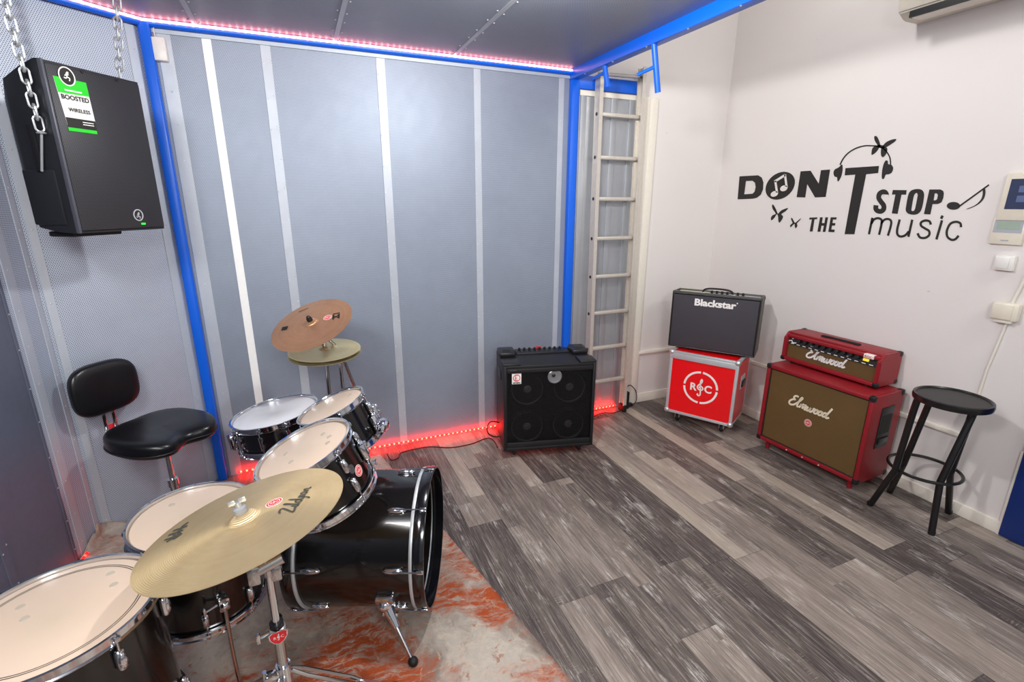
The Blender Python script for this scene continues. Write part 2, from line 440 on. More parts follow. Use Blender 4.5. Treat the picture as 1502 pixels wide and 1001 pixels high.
def catmull(P, n=6, closed=False):
    P = [Vector(p) for p in P]; N = len(P); out = []
    for i in range(N if closed else N-1):
        p0 = P[(i-1) % N] if closed or i > 0 else P[0]; p1 = P[i]; p2 = P[(i+1) % N]
        p3 = P[(i+2) % N] if closed or i+2 < N else P[-1]
        for k in range(n):
            t = k/n
            out.append(.5*((2*p1)+(p2-p0)*t+(2*p0-5*p1+4*p2-p3)*t*t+(3*p1-p0-3*p2+p3)*t**3))
    if not closed: out.append(P[-1])
    return out
def ribbon(pts, w, n=5, smooth=True):
    P = catmull([(a, b, 0) for a, b in pts], n) if smooth else [Vector((a, b, 0)) for a, b in pts]
    L, R = [], []
    for i, q in enumerate(P):
        d = P[min(i+1, len(P)-1)]-P[max(i-1, 0)]
        if d.length < 1e-9: continue
        d.normalize(); nn = Vector((-d.y, d.x, 0))
        L.append(q+nn*w/2); R.append(q-nn*w/2)
    return L, R
def strokes(b, strs, w, f, t=.0008, n=5, smooth=True, lift=0.0):
    """pen strokes as thin raised ribbons"""
    for st in strs:
        L, R = ribbon(st, w, n, smooth)
        tl = [b.bm.verts.new(f(v.x, v.y, t)) for v in L]; tr = [b.bm.verts.new(f(v.x, v.y, t)) for v in R]
        for i in range(len(tl)-1): b.bm.faces.new((tl[i], tl[i+1], tr[i+1], tr[i]))
    return b
def disc_pts(cx, cy, rx, ry=None, n=32, a0=0, a1=2*pi):
    ry = rx if ry is None else ry
    return [(cx+rx*cos(a0+(a1-a0)*k/n), cy+ry*sin(a0+(a1-a0)*k/n)) for k in range(n)]
def text_into(b, s, f, size, width=None, bold=0.0, shear=0.0, align='CENTER', t=.0008):
    """flat lettering; f maps (a, b, lift) to a point; baseline at b = 0"""
    cu = bpy.data.curves.new('lettering', 'FONT'); cu.body = s; cu.size = size; cu.offset = bold; cu.shear = shear; cu.align_x = align; cu.fill_mode = 'FRONT'; cu.resolution_u = 3
    o = bpy.data.objects.new('lettering', cu); COL.objects.link(o)
    dg = bpy.context.evaluated_depsgraph_get(); dg.update()
    me = o.evaluated_get(dg).to_mesh()
    xs = [v.co.x for v in me.vertices]; k = 1.0
    if width and xs: k = width/(max(xs)-min(xs))
    vs = [b.bm.verts.new(f(v.co.x*k, v.co.y, t)) for v in me.vertices]
    for p in me.polygons:
        try: b.bm.faces.new([vs[i] for i in p.vertices])
        except ValueError: pass
    o.evaluated_get(dg).to_mesh_clear(); bpy.data.objects.remove(o); bpy.data.curves.remove(cu)
    return b
FRONT = lambda y0=0.0, x0=0.0, z0=0.0: (lambda a, c, t: (x0+a, y0-t, z0+c))    # faces -y
TOPF = lambda z0=0.0, x0=0.0, y0=0.0: (lambda a, c, t: (x0+a, y0+c, z0+t))      # faces +z

CLEF = [[(-.15, -.62), (-.22, -.72), (-.1, -.82), (.04, -.72), (.04, -.4), (-.02, .3), (-.03, .62), (.06, .85), (.12, .7), (.05, .48), (-.2, .22), (-.28, 0), (-.12, -.2), (.15, -.2), (.24, -.02), (.1, .14), (-.08, .08), (-.1, -.06)]]
def roc_mark(b, f, R, w=.10):
    """ring with R, treble clef and C inside, radius R"""
    for a0 in (0.06, pi/2+.06, pi+.06, 1.5*pi+.06):
        a1 = a0+pi/2-.12; n = 12
        out = [(R*cos(a0+(a1-a0)*k/n), R*sin(a0+(a1-a0)*k/n)) for k in range(n+1)]
        inn = [(R*(1-w)*cos(a1-(a1-a0)*k/n), R*(1-w)*sin(a1-(a1-a0)*k/n)) for k in range(n+1)]
        b.poly([out+inn], f)
    text_into(b, 'R', lambda x, y, t: f(x-R*.42, y-R*.22, t), R*.62, bold=R*.02)
    text_into(b, 'C', lambda x, y, t: f(x+R*.44, y-R*.22, t), R*.62, bold=R*.02)
    strokes(b, [[(x*R*.62, y*R*.62) for x, y in CLEF[0]]], R*.075, f)
    return b
def roc_sticker(parent, f, R, name='round_sticker'):
    """round red sticker with a white mark"""
    o = obj(name, B().poly([disc_pts(0, 0, R)], f, .0008), 'letter_white', parent)
    o['label'] = 'round red and white sticker'
    obj('sticker_disc', B().poly([disc_pts(0, 0, R*.9)], f, .0011), 'sticker_red', o)
    b = B(); roc_mark(b, lambda a, c, t: f(a, c, t+.0006), R*.72, .12); obj('sticker_mark', b, 'letter_white', o)
    return o
ELM = [[(.62, .95), (.45, 1.0), (.28, .92), (.25, .75), (.42, .62), (.25, .58), (.05, .38), (.02, .15), (.2, .02), (.45, .08), (.62, .25), (.85, .6), (1.0, .95), (.92, 1.0), (.85, .8), (.8, .3), (.85, .05), (.98, .1)],
       [(1.05, .02), (1.12, .42), (1.13, .25), (1.3, .45), (1.36, .32), (1.32, .02)], [(1.34, .25), (1.5, .45), (1.57, .33), (1.53, .1), (1.6, .02), (1.72, .16)],
       [(1.75, .42), (1.72, .1), (1.85, .02), (1.98, .2), (2.02, .42), (2.0, .1), (2.12, .02), (2.26, .2), (2.28, .42), (2.42, .38)],
       [(2.52, .42), (2.38, .2), (2.48, .03), (2.66, .1), (2.68, .32), (2.52, .42), (2.75, .36)],
       [(2.9, .42), (2.76, .2), (2.86, .03), (3.04, .1), (3.06, .32), (2.9, .42), (3.12, .36)],
       [(3.42, .36), (3.3, .43), (3.16, .25), (3.2, .04), (3.38, .1), (3.48, .35), (3.66, 1.02)], [(3.5, .4), (3.46, .08), (3.58, .02), (3.75, .14)]]
ZIL = [[(0, .85), (.15, 1), (.5, .95), (.05, .1), (.1, 0), (.6, .12)], [(.7, .45), (.62, .1), (.75, .05), (1.0, .95), (.92, 1), (.85, .1), (.95, .02)],
       [(1.3, .4), (1.1, .35), (1.05, .08), (1.25, .05), (1.45, 1.0), (1.38, .1), (1.5, .02)], [(1.65, .45), (1.55, -.3), (1.4, -.4)], [(1.8, .45), (1.75, .08), (1.85, .04)],
       [(2.2, .4), (2.0, .4), (1.95, .1), (2.15, .05), (2.2, .4), (2.2, .05)], [(2.4, .4), (2.38, .05), (2.45, .3), (2.6, .42), (2.65, .05), (2.8, .1)]]
def script_word(b, strs, f, width, wlen, sh=.22, pen=.11):
    k = width/wlen
    return strokes(b, [[((x+y*sh-wlen/2)*k, y*k) for x, y in s] for s in strs], pen*k, f)
# ================================================================== SETTING
def wall_quad(name, a, b, z0, z1, mat, parent=None):
    """upright panel from a to b with metric UVs"""
    a, b = Vector((a[0], a[1], 0)), Vector((b[0], b[1], 0)); L = (b-a).length
    q = B().quad_uv([(a.x, a.y, z0), (b.x, b.y, z0), (b.x, b.y, z1), (a.x, a.y, z1)], [(0, z0), (L, z0), (L, z1), (0, z1)])
    return obj(name, q, mat, parent, smooth=False)
def flat_strip(parent, a, b, s, w, z0, z1, mat='strip_steel', rivets=2, off=.004, name='seam_strip'):
    """riveted upright joint strip at distance s along wall a-b"""
    a, b = Vector((a[0], a[1], 0)), Vector((b[0], b[1], 0)); d = (b-a).normalized(); n = Vector((d.y, -d.x, 0)); c = a+d*s
    mm = frame((c.x, c.y, 0), (0, 0, 1), d)
    bb = B().box((0, -off/2, (z0+z1)/2), (w, off, z1-z0), .001, mm, 1)
    o = obj(name, bb, mat, parent)
    if rivets:
        rb = B(); z = z0+.07; k = 0
        while z < z1:
            for sx in ((-1, 1) if rivets == 2 else (0,)):
                rb.ball((sx*w*.33, -off, z+(.02 if sx > 0 else 0)), .0038, (1, .6, 1), 8, mm)
            z += .155+.02*(k % 2); k += 1
        obj('rivets', rb, 'zinc', o)['kind'] = 'stuff'
    return o

# floor
floor = struct(obj('floor', B().box((.7, .6, -.05), (6.2, 6.4, .1)), 'plank_floor', smooth=False))
# booth walls
wb = struct(wall_quad('wall_back', (-.62, D), (1.87, D), 0, HB, 'perforated_steel'))
for x, w, mt, rv in ((-.512, .062, 'strip_steel', 1), (-.055, .05, 'strip_steel', 2), (.545, .05, 'strip_steel', 2), (1.135, .046, 'strip_steel', 2), (1.735, .04, 'strip_steel', 1)):
    flat_strip(wb, (-.62, D), (1.87, D), x+.62, w, 0, HB-.03, mt, rv)
o = flat_strip(wb, (-.62, D), (1.87, D), -.326+.62, .042, .0, HB-.03, 'white_tape', 0, .004, 'white_strip'); o['label'] = 'bright white vertical strip'
obj('top_angle', B().box((.62, D-.008, HB-.045), (2.4, .012, .02)), 'strip_steel', wb)
wl = struct(wall_quad('wall_left', CORNER, PA, 0, HB, 'perforated_left'))
LA = (PA-CORNER).length
flat_strip(wl, CORNER, PA, .03, .035, 0, HB, 'strip_steel', 1); flat_strip(wl, CORNER, PA, LA-.05, .05, 0, HB, 'strip_steel', 1)
wf = struct(wall_quad('wall_far_left', CEDGE, CORNER, 0, HB, 'perforated_left'))
flat_strip(wf, CEDGE, CORNER, (CORNER-CEDGE).length-.025, .03, 0, HB, 'strip_steel', 1)
flat_strip(wf, CEDGE, CORNER, .05, .05, 0, HB, 'strip_steel', 1)
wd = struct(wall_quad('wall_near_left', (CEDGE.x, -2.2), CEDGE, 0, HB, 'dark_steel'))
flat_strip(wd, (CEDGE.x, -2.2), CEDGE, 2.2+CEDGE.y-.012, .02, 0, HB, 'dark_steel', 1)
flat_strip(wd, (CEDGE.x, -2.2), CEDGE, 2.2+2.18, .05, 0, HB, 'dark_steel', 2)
# booth ceiling (a steel clad slab) with seam strips
cb = B().quad_uv([(-1.3, -2.2, HB), (-1.3, D+.02, HB), (XB+.05, D+.02, HB), (XB+.05, -2.2, HB)], [(-1.3, -2.2), (-1.3, D), (XB, D), (XB, -2.2)])
ceil = struct(obj('ceiling', cb, 'ceiling_steel', smooth=False))
obj('slab_top', B().box((.265, .52, HB+.045), (3.13, 5.42, .08)), 'dark_steel', ceil)
for x0, y0, x1, y1 in ((.30, D-.03, .30, .4), (.98, D-.03, .98, .4), (-.36, D-.03, -.36, .4)):
    sb = B().box(((x0+x1)/2, (y0+y1)/2, HB-.002), (.022, abs(y1-y0), .004)); so = obj('seam_strip', sb, 'galvanised', ceil)
    rb = B(); y = y0-.05; k = 0
    while y > y1:
        for sx in (-1, 1): rb.ball((x0+sx*.022, y+.015*sx, HB-.001), .005, (1, 1, .6), 8)
        y -= .13+.03*(k % 2); k += 1
    obj('rivets', rb, 'zinc', so)['kind'] = 'stuff'
# blue steel frame
struct(obj('trim_1', B().box((-.582, D-.024, HB/2), (.052, .05, HB), .014, seg=3), 'blue_paint'))
struct(obj('trim_2', B().box((1.826, D-.012, HB/2-.02), (.06, .05, HB-.04), .006), 'blue_paint'))
bm_ = B().box((XB+.03, (D-2.2)/2, HB-.03), (.06, D+2.2, .064), .006)
tr3 = struct(obj('trim_3', bm_, 'blue_paint'))
rb = B(); y = D-.2
while y > 1.0: rb.ball((XB+.005, y, HB-.063), .005, (1, 1, .7), 8); y -= .31
obj('rivets', rb, 'zinc', tr3)['kind'] = 'stuff'
struct(obj('trim_4', B().tube([(-.60, D-.026, HB-.02), (XB+.02, D-.026, HB-.02)], .017, 12), 'blue_paint'))
q0 = CORNER+NA*.03+DA*.02; q1 = PA+NA*.03
struct(obj('trim_5', B().tube([(q0.x, q0.y, HB-.02), (q1.x, q1.y, HB-.02)], .017, 12), 'blue_paint'))
# steel panel, blue header and white wall right of the booth
wc = struct(wall_quad('wall_corner', (1.86, D+.002), (XR+.1, D+.002), 0, HU, 'white_wall'))
ss = struct(obj('trim_6', B().box((2.12, D-.006, 1.2), (.50, .012, 2.40)), 'galvanised'))
for x, w in ((1.90, .045), (2.02, .04), (2.15, .05), (2.30, .045)):
    obj('channel_rib', B().box((x, D-.016, 1.2), (w, .012, 2.39), .003), 'galvanised', ss)
obj('top_rail', B().box((2.12, D-.014, 2.385), (.5, .02, .03)), 'trim_white', ss)
struct(obj('trim_7', B().box((2.115, D-.012, 2.452), (.57, .024, .085), .004), 'blue_paint'))
struct(obj('trim_8', B().box((2.415, D-.012, 1.2), (.085, .028, 2.4), .004).box((2.50, D-.008, 1.2), (.075, .018, 2.4), .004), 'trim_white'))
struct(obj('trim_9', B().box((2.88, D-.010, .45), (.70, .022, .028), .005), 'trim_white'))
struct(obj('trim_10', B().box((XR-.010, 2.255, .45), (.022, 1.95, .028), .005), 'trim_white'))
wr = struct(wall_quad('wall_right', (XR, D+.1), (XR, -2.2), 0, HU, 'white_wall'))
struct(obj('baseboard_back', B().box((2.83, D-.007, .04), (.78, .015, .08), .003), 'trim_white'))
struct(obj('baseboard_right', B().box((XR-.007, 2.13, .035), (.015, 2.19, .07), .003), 'trim_white'))
dr = struct(obj('door_1', B().box((XR-.012, .57, 1.03), (.026, .92, 2.05), .003), 'door_blue'))
obj('door_frame', B().box((XR-.008, 1.035, .24), (.018, .012, .48)), 'trim_white', dr)
cu = B().quad_uv([(XB, -2.2, HU), (XB, D+.1, HU), (XR+.1, D+.1, HU), (XR+.1, -2.2, HU)], [(0, 0), (0, 1), (1, 1), (1, 0)])
struct(obj('ceiling_upper', cu, 'white_wall', smooth=False))
uw = struct(wall_quad('wall_above_booth', (-1.3, D+.004), (1.9, D+.004), HB, HU, 'white_wall'))

# ================================================================== LED STRIPS
def led(label, pts, mat, w=.012, n=Vector((0, 0, 1)), group=None):
    b = B(); lay = b.bm.loops.layers.uv.verify(); s = 0.0
    for p0, p1 in zip(pts, pts[1:]):
        p0, p1 = Vector(p0), Vector(p1); L = (p1-p0).length; d = (p1-p0).normalized(); side = d.cross(n).normalized()*w/2; up = n*.004
        c = [p0-side, p1-side, p1+side, p0+side]
        lo = [b.bm.verts.new(q) for q in c]; hi = [b.bm.verts.new(q+up) for q in c]
        faces = [(hi[0], hi[1], hi[2], hi[3])]+[(lo[i], lo[(i+1) % 4], hi[(i+1) % 4], hi[i]) for i in range(4)]
        for fv in faces:
            f = b.bm.faces.new(fv)
            for l in f.loops:
                l[lay].uv = (s+(l.vert.co-p0).dot(d), 0)
        s += L
    return tag(obj('led_strip', b, mat, smooth=False), label, 'led strip', 'led strips of the booth')
nb = Vector((0, -.75, .66)).normalized(); na = (NA*.75+Vector((0, 0, .66))).normalized()
led('glowing pink LED strip along the top of the back steel wall', [(-.585, D-.046, HB-.012), (XB+.03, D-.046, HB-.012)], 'led_pink', .016, n=nb)
a0 = CORNER+NA*.05; a1 = PA+NA*.05
led('glowing pink LED strip above the hanging loudspeaker', [(a0.x, a0.y, HB-.012), (a1.x-.005, a1.y+.0, HB-.012)], 'led_pink', .016, n=na)
led('glowing red LED strip on the floor at the foot of the back steel wall', [(-.5, D-.012, .024), (.05, D-.012, .024), (1.0, D-.012, .024), (1.7, D-.02, .024), (1.9, D-.036, .024), (2.31, D-.036, .024)], 'led_red', n=Vector((0, -.9, -.43)))
a0 = CEDGE+Vector((.035, .05, 0))
led('short red LED strip on the floor in the left corner by the floor tom', [(CEDGE.x+.02, CEDGE.y-.10, .014), (a0.x+.005, a0.y-.05, .03)], 'led_dim', n=Vector((.6, -.3, .74)))

# white sensor box beside the blue post
sb = thing('sensor_box', 'small white box with a cable high on the wall beside the left blue post', 'sensor', (-.532, D, 2.39))
obj('housing', B().box((0, -.02, 0), (.058, .04, .105), .006), 'white_plastic', sb)
obj('cable', B().tube(catmull([(-.01, -.02, .05), (-.012, -.025, .09), (.0, -.02, .11), (-.005, -.01, .118)], 4), .003, 8), 'cable_white', sb)

# ================================================================== LADDER
rt = [at_y(875, 105, D-.05), at_y(868, 520, D-.09)]
lad = thing('ladder', 'aluminium ladder leaning upright against the steel panel beside the white wall', 'ladder', (2.16, D-.1, 0))
def lz(z): return D-.11+.035*(z/2.5)       # slight lean
LXL, LXR = 1.985, 2.33
for x, nm in ((LXL, 'rail'), (LXR, 'rail')):
    b = B(); sgn = 1 if x < 2.1 else -1
    prof = [(-.014, -.032), (.014, -.032), (.014, -.026), (-.006, -.026), (-.006, .026), (.014, .026), (.014, .032), (-.014, .032)]
    lo, hi = [], []
    zt = 2.475 if x < 2.1 else 2.57
    for a, c in prof:
        lo.append(b.bm.verts.new((x+a*sgn-2.16, c+lz(.02)-(D-.1), .02))); hi.append(b.bm.verts.new((x+a*sgn-2.16, c+lz(zt)-(D-.1), zt)))
    n = len(prof); b.bm.faces.new(lo); b.bm.faces.new(hi[::-1])
    for i in range(n): b.bm.faces.new((lo[i], hi[i], hi[(i+1) % n], lo[(i+1) % n]))
    ro = obj(nm, b, 'aluminium', lad)
    obj('rail_foot', B().box((x-2.16, lz(0)-(D-.1), .03), (.034, .075, .06), .005), 'black_rubber', ro)
for k in range(9):
    z = .293+.2795*k
    if z > 2.5: break
    y = lz(z)-(D-.1)
    ro = obj('rung', B().box((0, y, z), (LXR-LXL-.02, .03, .026), .006), 'aluminium', lad)
    obj('rung_end', B().cyl((LXL-2.16-.016, y, z), (LXL-2.16-.012, y, z), .012), 'black_plastic', ro)
obj('top_bar', B().tube([(LXL-2.16-.01, lz(2.5)-(D-.1), 2.50), (LXR-2.16+.01, lz(2.5)-(D-.1), 2.51)], .012, 12), 'worn_chrome', lad)
# blue hooks welded under the edge beam
for (px, py), (qx, qy), lab in (((882, 93), (891, 127), 'short blue hook hanging from the edge beam nearest the blue post'), ((949, 60), (965, 136), 'longer blue hook hanging from the edge beam beside the white wall')):
    p = at_z(px, py, HB-.05); p.x = max(p.x, XB+.02)
    L = .19 if qx < 900 else .27
    h = thing('blue_hook', lab, 'hook', p, 0, 'blue hooks on the edge beam')
    p.x = XB+.015; p.z = HB-.06; h.location = p
    b_ = on_plane(qx, qy, p+Vector((.07, 0, 0)), (-FWD.x, -FWD.y, 0))
    d = (b_-p)
    obj('bar', B().tube([(0, 0, .015), d], .0155, 14), 'blue_paint', h)
    if qx > 900: obj('peg', B().tube([d*.45, d*.45+Vector((-.07, .06, -.035))], .009, 10), 'blue_paint', h)
    else: obj('peg', B().tube([d*.3, d*.3+Vector((.0, .14, -.01))], .009, 10), 'blue_paint', h)

